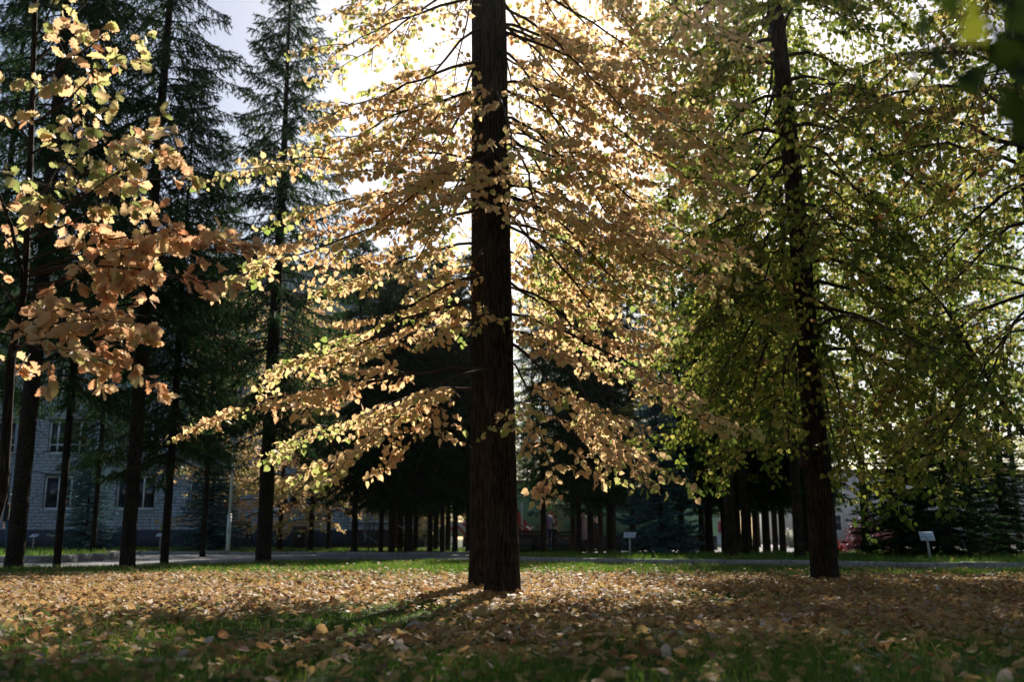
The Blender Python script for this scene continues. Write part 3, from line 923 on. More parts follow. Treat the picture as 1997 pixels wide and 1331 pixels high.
    # limbs behind and higher up
    for i in range(66):
        back = i < 34
        z = rng.uniform(3.3, 7.5) if back else rng.uniform(7.0, 13.5)
        a = rng.uniform(R(5), R(160 if i < 20 else 75)) if back else rng.uniform(0, 2 * math.pi)
        Lh = rng.uniform(1.5, 2.4) if z < 8 else rng.uniform(0.6, 1.7) * (15 - z) / 7
        p0 = stem(z, back=rng.random() < 0.4)
        tip = p0 + np.array((math.cos(a) * Lh, math.sin(a) * Lh, -rng.uniform(0.35, 1.0) * (1 if z < 9 else 0.2)))
        P = limb_path(p0, tip, 0.05, 0.06, 10, rng)
        mb = MB()
        spray(fol, mb, P, 0.018, rng, sec_gap=0.19 if back else 0.26, sec_len=0.6, tint=0.52, spacing=0.05 if back else 0.09, tert=True, leaf=0.06)
        mb.v = [v - o for v in mb.v]
        mb.build('limb', M['twig'], t)
    return finish_tree(t, fol, LIME_T, M['lime_leaf'], rng, n_parts=300, tints=TINTS, origin=o)
print('main lime leaves', main_lime()[1])

# ------------------------------------------------------------------ the darker lime on the right
def side_lime(bx, by, label, trunk, radii, seed, zlo, zhi, n, length, tint, aim=None, gap=0.2, leaf=0.062, parts=300, drop=(0.6, 1.6), extra=(), skip_az=None, start=0.2, spacing=0.055):
    rng = np.random.default_rng(seed)
    o = np.array((bx, by, 0.0))
    t = thing('lime_tree', label, 'tree', o)
    path = np.array(trunk, float)
    obj('trunk', trunk_mesh('trunk', trunk, radii, M['lime_bark'], seed=seed, sides=32, step=0.1, flare=0.2), t)
    fol = Foliage()
    def limb(p0, tip, r, dens=1.0, ti=None, rise=0.12, sag=0.1):
        P = limb_path(p0, tip, rise, sag, 12, rng)
        mb = MB()
        spray(fol, mb, P, r, rng, leaf=leaf, sec_gap=gap / dens, sec_len=0.85, spacing=spacing, tint=tint if ti is None else ti, droop=0.8, hang=1.0, start=start)
        mb.v = [v - o for v in mb.v]
        mb.build('limb', M['twig'], t)
    for i in range(n):
        z = zlo + (zhi - zlo) * (i + rng.random()) / n
        a = i * 2.4 + rng.normal() * 0.4
        Lh = length * rng.uniform(0.6, 1.1) * (1 if z < zhi * 0.6 else 1 - 0.7 * (z - zhi * 0.6) / (zhi * 0.4))
        p0 = np.array([np.interp(z, path[:, 2], path[:, k]) for k in range(3)]) + o
        tip = p0 + np.array((math.cos(a) * Lh, math.sin(a) * Lh, -rng.uniform(*drop) * (1 if z < zhi * 0.7 else 0.3)))
        tip[2] = max(tip[2], 1.0 + rng.random() * 0.5)
        limb(p0, tip, 0.028)
    for (z, px, py, d, r, ti) in extra:
        p0 = np.array([np.interp(z, path[:, 2], path[:, k]) for k in range(3)]) + o
        limb(p0, np.array(at(px, py, d)), r, 1.0, ti)
    return finish_tree(t, fol, LIME_T if parts else LIME_SIMPLE, M['green_lime_leaf'], rng, n_parts=parts, tints=TINTS, origin=o)

print('right lime', side_lime(3.83, 12.5, 'dark trunked lime with hanging olive green leaves right of the middle tree',
    [(0, 0, 0), (-0.01, 0, 1), (-0.06, 0, 4.1), (-0.2, 0.05, 7.8), (-0.4, 0.1, 11), (-0.4, 0.2, 14)], [0.15, 0.142, 0.125, 0.095, 0.06, 0.02], 31,
    2.7, 13.0, 84, 2.4, 0.40, gap=0.17,
    extra=((7.2, 1385, 165, 12.2, 0.035, 0.5), (7.7, 1330, 260, 12.0, 0.03, 0.5), (4.2, 1290, 720, 12.0, 0.03, 0.35), (3.8, 1340, 880, 12.3, 0.03, 0.3), (3.6, 1420, 930, 12.8, 0.03, 0.35),
           (4.6, 1370, 620, 13.0, 0.03, 0.35), (3.0, 1480, 900, 11.6, 0.025, 0.55), (3.2, 1700, 960, 11.5, 0.025, 0.55), (3.5, 1780, 930, 12.0, 0.025, 0.55), (3.0, 1650, 1000, 12.5, 0.02, 0.35),
           (5.0, 1500, 650, 11.4, 0.03, 0.7), (5.4, 1440, 520, 12.6, 0.03, 0.45)))[1])
print('edge lime', side_lime(6.15, 10.9, 'lime standing just beyond the right edge, a thick limb slanting up into view',
    [(0, 0, 0), (0, 0, 1), (0.0, 0, 4.1), (-0.05, 0.05, 7.8), (-0.1, 0.1, 11)], [0.19, 0.175, 0.16, 0.11, 0.05], 37,
    2.8, 10.5, 30, 2.1, 0.55,
    extra=((1.1, 1730, 470, 11.6, 0.045, 0.4), (4.9, 1570, 210, 9.6, 0.03, 0.68), (5.3, 1600, 260, 9.0, 0.028, 0.7), (4.6, 1640, 330, 9.4, 0.028, 0.66), (5.8, 1690, 110, 9.3, 0.028, 0.7), (3.2, 1830, 930, 10.2, 0.022, 0.5), (3.0, 1760, 960, 10.0, 0.02, 0.5)))[1])

# ------------------------------------------------------------------ limes farther back share three crowns
def far_crown(seed, H, zlo, rad, nlimb, leaf=0.085, tint=0.5, mat='far_leaf', gap=0.26):
    rng = np.random.default_rng(seed)
    fol = Foliage(); mb = MB()
    for i in range(nlimb):
        z = zlo + (H - zlo) * ((i + rng.random()) / nlimb) ** 0.9
        f = (z - zlo) / (H - zlo)
        a = i * 2.4 + rng.normal() * 0.5
        Lh = rad * rng.uniform(0.65, 1.1) * (1 - 0.75 * f ** 1.6)
        tip = np.array((math.cos(a) * Lh, math.sin(a) * Lh, z + rng.uniform(-0.9, 0.3) * (1 - f)))
        P = limb_path((0, 0, z - 0.25), tip, 0.15, 0.05, 8, rng)
        spray(fol, mb, P, 0.03 * (1.2 - f), rng, leaf=leaf, sec_gap=gap, sec_len=0.85, spacing=0.075, tint=tint + 0.1 * rng.normal(), droop=0.5, twigs=False, start=0.15)
    pos, mid, nor, size, ti = fol.arrays()
    V, F, t_ = leaf_cloud(LIME_SIMPLE, pos, mid, nor, size, ti, rng)
    return mesh_np('crown', V, F, M[mat], t_), mb.mesh('limbs', M['twig'])

def far_trunk(seed, H, r):
    return trunk_mesh('trunk', [(0, 0, 0), (0.03, 0.02, H * 0.3), (-0.04, 0, H * 0.6), (0, 0.05, H * 0.96)], [r, r * 0.85, r * 0.55, 0.02], M['lime_bark'], sides=14, step=0.3, seed=seed)

CROWNS = [far_crown(101, 16, 2.6, 3.0, 64, tint=0.40, mat='green_lime_leaf'), far_crown(102, 9.5, 1.3, 2.4, 66, tint=0.55, leaf=0.09), far_crown(103, 13, 3.0, 2.8, 52, tint=0.5, mat='green_lime_leaf')]
TRUNKS = [far_trunk(1, 16, 0.115), far_trunk(2, 9.5, 0.09), far_trunk(3, 13, 0.10)]
def far_lime(kind, px, d, rot, s, label, z=0.0, x=None):
    t = thing('lime_tree', label, 'tree', (gx(px, d) if x is None else x, d, z), rot, 'limes around the lawn')
    t.scale = (s, s, s)
    o = obj('trunk', TRUNKS[kind], t)
    c = obj('crown', CROWNS[kind][0], t); c['kind'] = 'stuff'
    obj('limbs', CROWNS[kind][1], t)['kind'] = 'stuff'
far_lime(0, 1330, 33, 0.3, 0.95, 'lime with a tall crown behind the near blue spruce', 0.0)
far_lime(0, 1624, 25.0, 2.9, 1.15, 'tall lime hidden straight behind the dark lime trunk', 0.1)
far_lime(0, 1560, 22.5, 1.9, 1.0, 'olive lime straight behind the dark trunked lime', 0.1)
far_lime(0, 1800, 29.0, 4.0, 1.1, 'lime rising behind the tilted plaque by the kerb', 0.1)
far_lime(2, 1900, 27, 2.4, 1.2, 'lime beyond the dark spreading spruce at the right', 0.1)
far_lime(2, 1690, 31, 5.1, 1.15, 'lime standing over the purple and red shrubs', 0.0)
far_lime(0, 2080, 16.5, 0.9, 0.95, 'lime outside the right edge with its crown reaching into view', 0.1)
far_lime(0, 1425, 23.5, 5.9, 1.05, 'tall lime whose crown fills the gap left of the dark trunked lime', 0.11)
far_lime(2, 1455, 28, 3.3, 1.1, 'lime at the near end of the right hand trunk row', 0.1)
far_lime(0, 1965, 36, 5.4, 1.0, 'lime filling the gap above the right edge low spruce', 0.0)
far_lime(0, 1745, 44, 0.7, 1.0, 'lime beyond the plaza above the purple shrubs', 0.0)
far_lime(1, 605, 37.5, 0.4, 1.0, 'small yellow lime behind the litter bin', 0.08)
far_lime(1, 640, 38.5, 2.2, 0.95, 'small yellow lime just right of the litter bin', 0.08)
far_lime(1, 545, 39, 1.1, 1.05, 'yellow lime behind the big forked spruce trunk', 0.08)
far_lime(1, 440, 41, 3.0, 1.2, 'tall yellow lime behind the lamp post', 0.08)
far_lime(1, 850, 54, 1.7, 0.9, 'yellow lime at the end of the brick building', 0.08)
far_lime(1, 905, 57, 5.0, 0.95, 'yellow lime behind the striped barrier', 0.08)
far_lime(1, 790, 56, 3.9, 0.85, 'yellow lime before the last windows of the brick building', 0.08)
far_lime(1, 1085, 49.4, 2.0, 0.42, 'young lime sapling in front of the painted kiosk', 0.0)
far_lime(0, 1480, 64, 2.0, 1.2, 'big lime beyond the plaza, seen through the right trunk row', 0.0)
far_lime(0, 1620, 70, 3.1, 1.2, 'big lime beyond the plaza near the pale building', 0.0)
far_lime(0, 1200, 66, 4.4, 0.95, 'big lime rising behind the painted kiosk', 0.0)
far_lime(0, 1040, 72, 0.2, 1.2, 'tall lime far behind the red wedge of the kiosk', 0.0)
far_lime(0, 1850, 60, 1.2, 1.2, 'big lime far behind the dark spreading spruce', 0.0)
far_lime(2, 1990, 48, 4.2, 1.3, 'lime far back at the right edge of the lawn', 0.0)

for i, (x, y, k, s, lb) in enumerate(((-3.0, -0.7, 0, 1.3, 'unseen sky-blocking lime added behind the viewpoint to the left'), (3.2, -0.7, 0, 1.3, 'unseen sky-blocking lime added behind the viewpoint to the right'), (-0.3, -6.5, 0, 1.25, 'unseen sky-blocking lime added straight behind the viewpoint'),  # out-of-view trees added to keep sky light off the foreground and trunks
        (6.9, 2.0, 0, 1.55, 'unseen sky-blocking lime added beside the viewpoint, far out to the right'), (-6.9, 1.8, 0, 1.55, 'unseen sky-blocking lime added beside the viewpoint, far out to the left'))):
    far_lime(k, 0, y, i * 1.1, s, lb, 0.0, x=x)

# ------------------------------------------------------------------ spruces
def spruce_crown(seed, H, zb, rad, step=0.34, nb=5, shoot_gap=0.085, needles=13, droop=0.55, nlen=0.055, nwid=0.012, power=0.75, dead=True, up=0.0, slen=0.36, blue=False, skip=0.0):
    rng = np.random.default_rng(seed)
    mb = MB()
    SP, SD, SL = [], [], []
    z = zb
    while z < H - 0.15:
        f = (z - zb) / (H - zb)
        n = nb if not blue else nb
        off = rng.random() * 6.28
        for i in range(n):
            if rng.random() < skip: continue
            a = off + i * 2 * math.pi / n + rng.normal() * 0.22
            L = rad * (1 - f) ** power * rng.uniform(0.55 if skip else 0.72, 1.15) * (0.75 + 0.25 * min(1, f * 5)) + 0.12
            h = np.array((math.cos(a), math.sin(a), 0))
            e0 = R(8 + 40 * f ** 2 + rng.normal() * 5) if not blue else R(5 + 35 * f)
            z0 = z + rng.normal() * 0.06
            drop = (0.42 * (1 - f) - 0.10) * L * rng.uniform(0.6, 1.3) if not blue else (0.15 - 0.4 * f) * L
            p0 = np.array((0, 0, z0))
            p3 = p0 + h * L + np.array((0, 0, -drop))
            P = bez(p0, p0 + h * L * 0.35 + (0, 0, math.tan(e0) * L * 0.25 - 0.1 * drop), p3 - h * L * 0.28 - (0, 0, 0.14 * L), p3, 8)
            mb.tube(P, np.linspace(0.022 * (1.1 - f) + 0.004, 0.003, 8), 4, cap=False)
            m = max(2, int(L * 0.86 / shoot_gap))
            ts = 0.14 + 0.86 * (np.arange(m) + rng.random(m) * 0.8) / m
            q, _ = interp_path(P, ts)
            q2, _ = interp_path(P, np.clip(ts + 0.04, 0, 1))
            d = norm(q2 - q + 1e-6)
            sd = np.cross(d, (0, 0, 1.0)); sd = norm(sd)
            for s in (-1, 1):
                dr = droop * (0.5 + rng.random((m, 1)))
                dirs = norm(0.55 * d + s * 0.75 * sd + np.array((0, 0, -1.0)) * dr + np.array((0, 0, up)) + rng.normal(size=(m, 3)) * 0.15)
                ln = slen * (0.45 + 0.55 * (1 - ts) ** 0.5) * rng.uniform(0.55, 1.25, m) * (0.6 + 0.4 * (1 - f))
                SP.append(q); SD.append(dirs); SL.append(ln)
            SP.append(P[-3:-1]); SD.append(norm(np.repeat((P[-1] - P[-3])[None], 2, 0))); SL.append(np.array([0.25, 0.2]))
        z += step * rng.uniform(0.8, 1.2) * (1 - 0.35 * f)
    # leader
    SP.append(np.array([(0, 0, H - 0.5)] * 3)); SD.append(norm(np.array([(0, 0, 1.0), (0.2, 0, 1), (-0.2, 0.1, 1)]))); SL.append(np.array([0.5, 0.3, 0.3]))
    if dead:   # bare dead limbs under the crown
        for i in range(16):
            zz = rng.uniform(1.6, zb + 0.5)
            a = rng.random() * 6.28
            L = rng.uniform(0.4, 1.3)
            h = np.array((math.cos(a), math.sin(a), 0))
            P = bez((0, 0, zz), h * L * .4 + (0, 0, zz + 0.05), h * L * .7 + (0, 0, zz - 0.1), h * L + (0, 0, zz - 0.35 * L), 6)
            mb.tube(P, np.linspace(0.010, 0.002, 6), 3, cap=False)
    SP, SD, SL = np.vstack(SP), np.vstack(SD), np.concatenate(SL)
    ns = len(SP)
    k = needles
    tt = (np.arange(k)[None, :] + rng.random((ns, k))) / k
    bend = np.array((0, 0, -1.0)) * (0.35 if not blue else -0.1)
    base = SP[:, None, :] + SD[:, None, :] * (tt * SL[:, None])[..., None] + bend * ((tt ** 2) * SL[:, None] * 0.5)[..., None]
    dirn = norm(SD[:, None, :] * 0.75 + bend * tt[..., None] * 0.5 + rng.normal(size=(ns, k, 3)) * 0.42)
    perp = norm(np.cross(dirn, rng.normal(size=(ns, k, 3))))
    nl = nlen * (0.7 + 0.6 * rng.random((ns, k, 1)))
    A = base - perp * nwid * 0.5
    B = base + perp * nwid * 0.5
    C = base + dirn * nl
    V = np.stack([A, B, C], 2).reshape(-1, 3)
    tri = np.arange(len(V)).reshape(-1, 3)
    shoot_t = np.clip(0.35 + 0.22 * rng.normal(size=ns) + 0.5 * (rng.random(ns) < 0.05), 0, 1)
    tint = np.repeat(np.clip(shoot_t[:, None] + 0.1 * rng.normal(size=(ns, k)), 0, 1).ravel(), 3)
    return mesh_np('crown', V, [tri], M['blue_needle' if blue else 'needle'], tint), mb.mesh('limbs', M['spruce_bark']), ns * k

def spruce_trunk(seed, H, r):
    return trunk_mesh('trunk', [(0, 0, 0), (0.02, 0.0, H * 0.3), (-0.03, 0.02, H * 0.6), (0, 0, H * 0.98)], [r, r * 0.86, r * 0.5, 0.012], M['spruce_bark'], sides=18, step=0.14, seed=seed, flare=0.16, ridge=0.06)

SPR = [spruce_crown(201, 19, 4.4, 2.3, step=0.33, needles=17, nlen=0.078, nwid=0.024, nb=6, skip=0.14, slen=0.46, droop=0.85), spruce_crown(202, 15, 3.0, 2.6, power=0.62, step=0.28, needles=17, nlen=0.078, nwid=0.024, nb=6, skip=0.12, slen=0.44, droop=0.75), spruce_crown(203, 10.5, 2.2, 1.85, step=0.27, needles=13, nlen=0.10, nwid=0.032, nb=6)]
SPT = [spruce_trunk(5, 19, 0.148), spruce_trunk(6, 15, 0.150), spruce_trunk(7, 10.5, 0.125)]
print('spruce needles', [s[2] for s in SPR])
def spruce(kind, px, d, rot, label, s=1.0, z=0.0, girth=1.0, group='spruces by the road'):
    t = thing('spruce_tree', label, 'tree', (gx(px, d), d, z), rot, group)
    t.scale = (s, s, s)
    tr = obj('trunk', SPT[kind], t)
    tr.scale = (girth, girth, 1)
    c = obj('crown', SPR[kind][0], t); c['kind'] = 'stuff'
    obj('limbs', SPR[kind][1], t)['kind'] = 'stuff'
    return t
spruce(0, 27, 17.4, 0.5, 'thick trunked tall spruce nearest the left edge', 1.0, girth=1.05)
spruce(0, 110, 18.8, 2.0, 'slender spruce trunk second from the left edge', 0.74, girth=0.62)
spruce(0, 247, 18.9, 3.6, 'tall spruce whose trunk stands before the paired ground floor windows', 1.0, girth=0.95)
spruce(1, 320, 20.2, 1.2, 'thin spruce between the window spruce and the lamp post', 0.72, girth=0.72)
spruce(1, 513, 23.5, 4.4, 'big spruce with a fine pointed top against the open sky', 1.02, girth=1.08)
spruce(0, 395, 29.5, 0.9, 'tall spruce across the road behind the lamp post', 0.70, z=0.0, girth=0.8)
spruce(0, 180, 31.0, 5.2, 'tall spruce behind the left blue spruce', 0.66, z=0.05, girth=0.8)
spruce(0, -60, 26.0, 2.7, 'tall spruce outside the left edge with limbs in view', 1.0)
spruce(2, 690, 33.5, 0.4, 'short spruce at the left end of the railing', 1.05, z=0.075, girth=0.75, group='row of dark spruces behind the path')
rowL = [(742, 33.6, .8), (762, 33.2, .75), (780, 37.5, .85), (796, 33.8, 1.25), (810, 38.5, .9), (838, 34.0, .75), (862, 33.8, .65), (873, 38.0, .9), (887, 34.2, .85), (913, 34.0, .7)]
names = ['first', 'second', 'third', 'fourth', 'fifth', 'sixth', 'seventh', 'eighth', 'ninth', 'tenth', 'eleventh', 'twelfth']
for i, (px, d, g) in enumerate(rowL):
    spruce(2, px, d, i * 1.7, '%s dark spruce trunk in the row behind the path, counted rightwards from the railing post' % names[i], 0.86 + 0.05 * ((i * 7) % 4), z=0.075, girth=g, group='row of dark spruces behind the path')
rowC = [(1152, 36.5, 1.0, 2), (1172, 38.0, 0.8, 1), (1192, 36.0, 1.6, 2), (1118, 37.0, 0.8, 1), (1060, 38.0, 0.9, 1), (1235, 37.5, 1.1, 1), (1028, 58.0, 1.0, 1), (1100, 57.5, 1.0, 1), (1300, 42.0, 1.0, 1), (1130, 33.5, 0.8, 1), (850, 39.5, 0.9, 1), (770, 41.0, 0.9, 1)]
for i, (px, d, g, k) in enumerate(rowC):
    spruce(k, px, d, i * 2.3 + 1, ['spruce right beside the woman in the mauve coat', 'thin spruce behind the thickest middle trunk', 'thickest dark spruce trunk left of the plaque by the blue spruce',
        'dark spruce between the bench and the woman', 'dark spruce behind the bench with the arcs', 'dark spruce behind the near plaque', 'spruce behind the red wedge of the kiosk',
        'spruce rising behind the middle of the kiosk', 'dark spruce hidden behind the near blue spruce', 'pointed dark spruce right of the middle lime',
        'taller dark spruce behind the trunk row left of the middle lime', 'dark spruce towering behind the railing'][i], (0.95 if k == 2 else 0.82) * (0.6 if d > 55 else 1), z=0.0, girth=g, group='dark spruces round the plaza')
rowR = [(1370, 33.5, 0.9), (1384, 31.8, 1.15), (1415, 32.0, 1.0), (1441, 32.5, .8), (1462, 33.0, .95), (1475, 33.5, .85), (1496, 32.6, 1.1), (1513, 34.0, .75), (1528, 33.0, 1.0), (1562, 33.5, .8), (1577, 32.2, 1.1)]
for i, (px, d, g) in enumerate(rowR):
    spruce(2, px, d, i * 1.3 + .5, '%s dark spruce trunk in the row right of the blue spruce, counted rightwards' % names[i], 0.88 + 0.05 * ((i * 5) % 4), z=0.05, girth=g, group='row of dark spruces before the plaza')

BLUE = spruce_crown(301, 5.2, 0.12, 1.42, step=0.17, nb=9, shoot_gap=0.075, needles=13, droop=-0.05, nlen=0.065, nwid=0.022, dead=False, up=0.25, slen=0.26, blue=True, power=0.85)
BLUET = spruce_trunk(9, 5.2, 0.07)
DARK = spruce_crown(302, 5.2, 0.12, 1.42, step=0.20, nb=9, shoot_gap=0.085, needles=12, droop=0.1, nlen=0.075, nwid=0.026, dead=False, up=0.1, slen=0.28, power=0.8)
def bush_spruce(me, px, d, s, rot, label, z, name='blue_spruce', sx=1.0, lean=0):
    t = thing(name, label, 'tree', (gx(px, d), d, z), rot, 'low spruces branching to the ground')
    t.scale = (s * sx, s * sx, s)
    c = obj('crown', me[0], t); c['kind'] = 'stuff'
    obj('limbs', me[1], t)['kind'] = 'stuff'; obj('trunk', BLUET, t)
bush_spruce(BLUE, 1288, 29.5, 0.98, 0.4, 'blue spruce beside the near plaque on the raised lawn', 0.11)
bush_spruce(BLUE, 165, 37.0, 0.74, 2.0, 'small blue spruce below the windows between the first trunks', 0.075, sx=1.2)
bush_spruce(BLUE, 408, 37.5, 0.80, 3.9, 'broad greenish spruce beside the white lamp post', 0.075, sx=1.25)
bush_spruce(DARK, 1760, 25.5, 0.62, 1.1, 'dark low spruce left of the tilted plaque', 0.11, 'dark_spruce', sx=1.6)
bush_spruce(DARK, 1850, 23.5, 0.70, 2.6, 'dark spreading spruce behind the tilted plaque', 0.11, 'dark_spruce', sx=1.55)
bush_spruce(DARK, 1960, 26.0, 0.6, 4.1, 'dark low spruce at the right edge', 0.11, 'dark_spruce', sx=1.6)

# ------------------------------------------------------------------ young oak at the left edge
def oak_twig(fol, P, rng, tint, leaf=0.092):
    """Oak leaves: a few along the twig and a rosette at its end."""
    d = norm(P[-1] - P[0])
    n1, n2 = int(rng.integers(2, 5)), int(rng.integers(3, 5))
    t = np.concatenate([rng.uniform(0.35, 0.9, n1), np.ones(n2)])
    q, _ = interp_path(P, t)
    n = n1 + n2
    e = norm(rng.normal(size=(n, 3)) * (1, 1, 0.5))
    out = norm(d * rng.uniform(0.3, 0.9, (n, 1)) + e * 0.8)
    mid = norm(out + np.array((0, 0, -0.35)) + np.array((0, 0, -0.4)) * rng.random((n, 1)))
    nor = norm(np.array((0, 0, 0.3)) + SUN_N * 0.9 + rng.normal(size=(n, 3)) * 0.45)
    fol.add(q + out * 0.012, mid, nor, leaf * rng.uniform(0.65, 1.2, n), np.clip(tint + 0.2 * rng.normal(size=n), 0, 1))

def oak():
    rng = np.random.default_rng(41)
    D = 6.3
    px = [(-75, 1254), (5, 960), (22, 700), (48, 560), (60, 300), (69, 0), (74, -200), (70, -420)]
    pts = [np.array(at(a, b, D)) for a, b in px]
    pts[0][2] = 0.0
    o = pts[0].copy()
    t = thing('oak_tree', 'young oak with orange tan lobed leaves at the left edge', 'tree', o)
    P = np.array(pts) - o
    obj('trunk', trunk_mesh('trunk', P, [0.042, 0.036, 0.029, 0.023, 0.019, 0.017, 0.013, 0.006], M['lime_bark'], sides=12, step=0.06, seed=4, ridge=0.04, flare=0.2), t)
    W = P + o
    def stem_at_py(py):
        zz = at(40, py, D).z
        return np.array([np.interp(zz, W[:, 2], W[:, k]) for k in range(3)])
    fol = Foliage()
    limbs = [(130, 235, 60, 4.8, .55, 1.), (80, 190, -10, 5.2, .45, 1.), (200, 255, 110, 5.0, .5, 1.), (30, 130, -60, 4.9, .4, .8), (160, 120, 170, 4.4, .5, .7), (260, 225, 215, 4.9, .45, .7), (240, 0, 190, 4.6, .55, .7),
             (400, 370, 300, 4.8, .5, 1.1), (430, 330, 360, 5.1, .55, 1.1), (420, 245, 330, 4.4, .35, 1.0), (380, 160, 310, 4.3, .2, .9), (470, 395, 440, 4.9, .62, 1.1),
             (500, 480, 510, 4.9, .7, 1.3), (500, 400, 540, 4.6, .75, 1.2), (490, 300, 470, 5.3, .65, 1.2), (520, 340, 520, 5.2, .65, 1.1), (540, 250, 480, 4.5, .7, 1.),
             (600, 275, 690, 4.8, .62, 1.2), (620, 250, 640, 4.5, .65, 1.2), (640, 270, 735, 5.0, .7, 1.2), (640, 150, 710, 4.4, .55, 1.0), (590, 180, 600, 5.1, .65, 1.1), (580, 290, 610, 5.2, .55, 1.0),
             (560, -40, 520, 4.5, .6, .8), (620, -60, 640, 4.7, .6, .8), (470, -30, 420, 5.2, .55, .8), (400, 20, 400, 4.3, .5, .8), (660, 90, 700, 4.2, .6, .8), (330, 330, 300, 5.4, .45, .8), (700, 60, 690, 5.4, .6, .6)]
    for (py, tx, ty, d, ti, dens) in limbs:
        p0 = stem_at_py(py + 40)
        tip = np.array(at(tx, ty, d * 0.9 + 1.8))
        Pl = limb_path(p0, tip, 0.10, 0.06, 10, rng)
        mb = MB()
        mb.tube(Pl - o, np.linspace(0.009, 0.003, 10), 5, cap=False)
        L = np.linalg.norm(tip - p0)
        k = max(3, int(L / 0.11 * dens))
        ts = 0.3 + 0.7 * (np.arange(k) + rng.random(k) * 0.5) / k
        q, _ = interp_path(Pl, ts)
        for i in range(k):
            dd = norm(tip - p0)
            e = rng.normal(size=3) * (1, 1, 0.6)
            dr = norm(dd * 0.55 + norm(e) * 0.8)
            l = rng.uniform(0.08, 0.30)
            T = np.stack([q[i], q[i] + dr * l * 0.5 + (0, 0, 0.01), q[i] + dr * l])
            mb.tube(T - o, [0.003, 0.0025, 0.002], 4, cap=False)
            oak_twig(fol, T, rng, ti + (0.05 if py > 350 else 0.0))
        mb.build('limb', M['twig'], t)
    fk = [np.array(at(a, b, 6.25)) - o for a, b in ((47, 552), (35, 500), (22, 440), (-5, 370), (-40, 300))]
    MB().tube(fk, [0.017, 0.015, 0.013, 0.010, 0.008], 8).build('limb', M['lime_bark'], t)
    return finish_tree(t, fol, OAK_T, M['oak_leaf'], rng, n_parts=300, tints=TINTS, origin=o, fold=0.3, curl=0.35)
print('oak leaves', oak()[1])

# ------------------------------------------------------------------ maple sprig close to the lens, upper right
def maple():
    rng = np.random.default_rng(51)
    o = np.array((1.25, 1.45, 0.0))
    t = thing('maple_tree', 'young green maple close by at the upper right corner, its leaves out of focus', 'tree', o)
    P = np.array([(0, 0, 0), (0.02, 0, 0.7), (0.0, 0.02, 1.3), (-0.03, 0.0, 1.9), (-0.02, 0, 2.4)])
    obj('trunk', trunk_mesh('trunk', P, [0.022, 0.019, 0.015, 0.011, 0.006], M['lime_bark'], sides=12, step=0.05, seed=2, flare=0.2), t)
    leaves = [(1900, 55, 1.15, 0.9, .066), (1780, 140, 1.55, .15, .06), (1832, 120, 1.5, .05, .055), (1955, 120, 1.25, .1, .06), (1900, 165, 1.4, .1, .05), (1965, 215, 1.4, .02, .06),
              (1985, 40, 1.2, .1, .06), (1850, 15, 1.35, .35, .06), (1940, 5, 1.2, .2, .06), (1990, 150, 1.3, .0, .06), (1800, 65, 1.5, .2, .05),
              (1985, 260, 1.45, .02, .055), (1895, -25, 1.25, .3, .06)]
    pos, mid, nor, size, tint = [], [], [], [], []
    for (px, py, d, ti, s) in leaves:
        p = np.array(at(px, py, d))
        m = norm(np.array((rng.normal() * 0.5 - 0.3, rng.normal() * 0.3 - 0.2, -0.9)))
        pos.append(p - m * s * 0.5); mid.append(m)
        nor.append(np.array((rng.normal() * 0.35, 0.85, 0.35 + rng.normal() * 0.25))); size.append(s * 0.85); tint.append(ti)
    pos, mid, nor, size, tint = map(np.array, (pos, mid, nor, size, tint))
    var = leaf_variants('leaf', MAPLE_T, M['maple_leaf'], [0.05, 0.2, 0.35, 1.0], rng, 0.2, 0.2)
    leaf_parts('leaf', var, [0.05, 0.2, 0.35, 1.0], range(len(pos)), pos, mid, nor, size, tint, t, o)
    hubs = [np.array(at(1930, 60, 1.25)), np.array(at(1960, 130, 1.3)), np.array(at(1850, 95, 1.45))]
    for k, (h, z) in enumerate(zip(hubs, (1.05, 0.95, 1.1))):
        p0 = np.array([np.interp(z, P[:, 2], P[:, c]) for c in range(3)]) + o
        mb = MB()
        mb.tube(limb_path(p0, h, 0.1, 0.05, 8) - o, np.linspace(0.006, 0.003, 8), 6)
        for i in range(len(pos)):
            if np.argmin([np.linalg.norm(pos[i] - q) for q in hubs]) == k:
                mb.tube(np.stack([h, (h + pos[i]) / 2 + (0, 0, 0.015), pos[i]]) - o, [0.0018, 0.0015, 0.0012], 4)
        mb.build('limb', M['twig'], t)
maple()

# ------------------------------------------------------------------ shrubs across the lawn
def shrub(name, label, px, d, r, h, mat, n, z=0.0, leaf=0.07, seed=0):
    rng = np.random.default_rng(seed)
    t = thing(name, label, 'shrub', (gx(px, d), d, z))
    mb = MB()
    pos = []
    for i in range(26):
        a, e = rng.random() * 6.28, rng.uniform(0.25, 1.0)
        tip = np.array((math.cos(a) * r * (1 - e * 0.4), math.sin(a) * r * (1 - e * 0.4), h * e * rng.uniform(0.7, 1.05)))
        P = bez((tip[0] * .1, tip[1] * .1, 0), (tip[0] * .3, tip[1] * .3, tip[2] * .5), (tip[0] * .8, tip[1] * .8, tip[2] * .8), tip, 6)
        mb.tube(P, np.linspace(0.012, 0.003, 6), 4, cap=False)
        q, _ = interp_path(P, rng.uniform(0.3, 1, n // 26))
        pos.append(q + rng.normal(size=q.shape) * 0.11)
    pos = np.vstack(pos)
    k = len(pos)
    V, F, ti = leaf_cloud(LIME_SIMPLE, pos, rng.normal(size=(k, 3)) + (0, 0, -0.3), rng.normal(size=(k, 3)) + SUN_N, leaf * rng.uniform(0.6, 1.2, k), rng.random(k), rng)
    c = obj('crown', mesh_np('crown', V, F, M[mat], ti), t); c['kind'] = 'stuff'
    mb.build('stems', M['twig'], t)
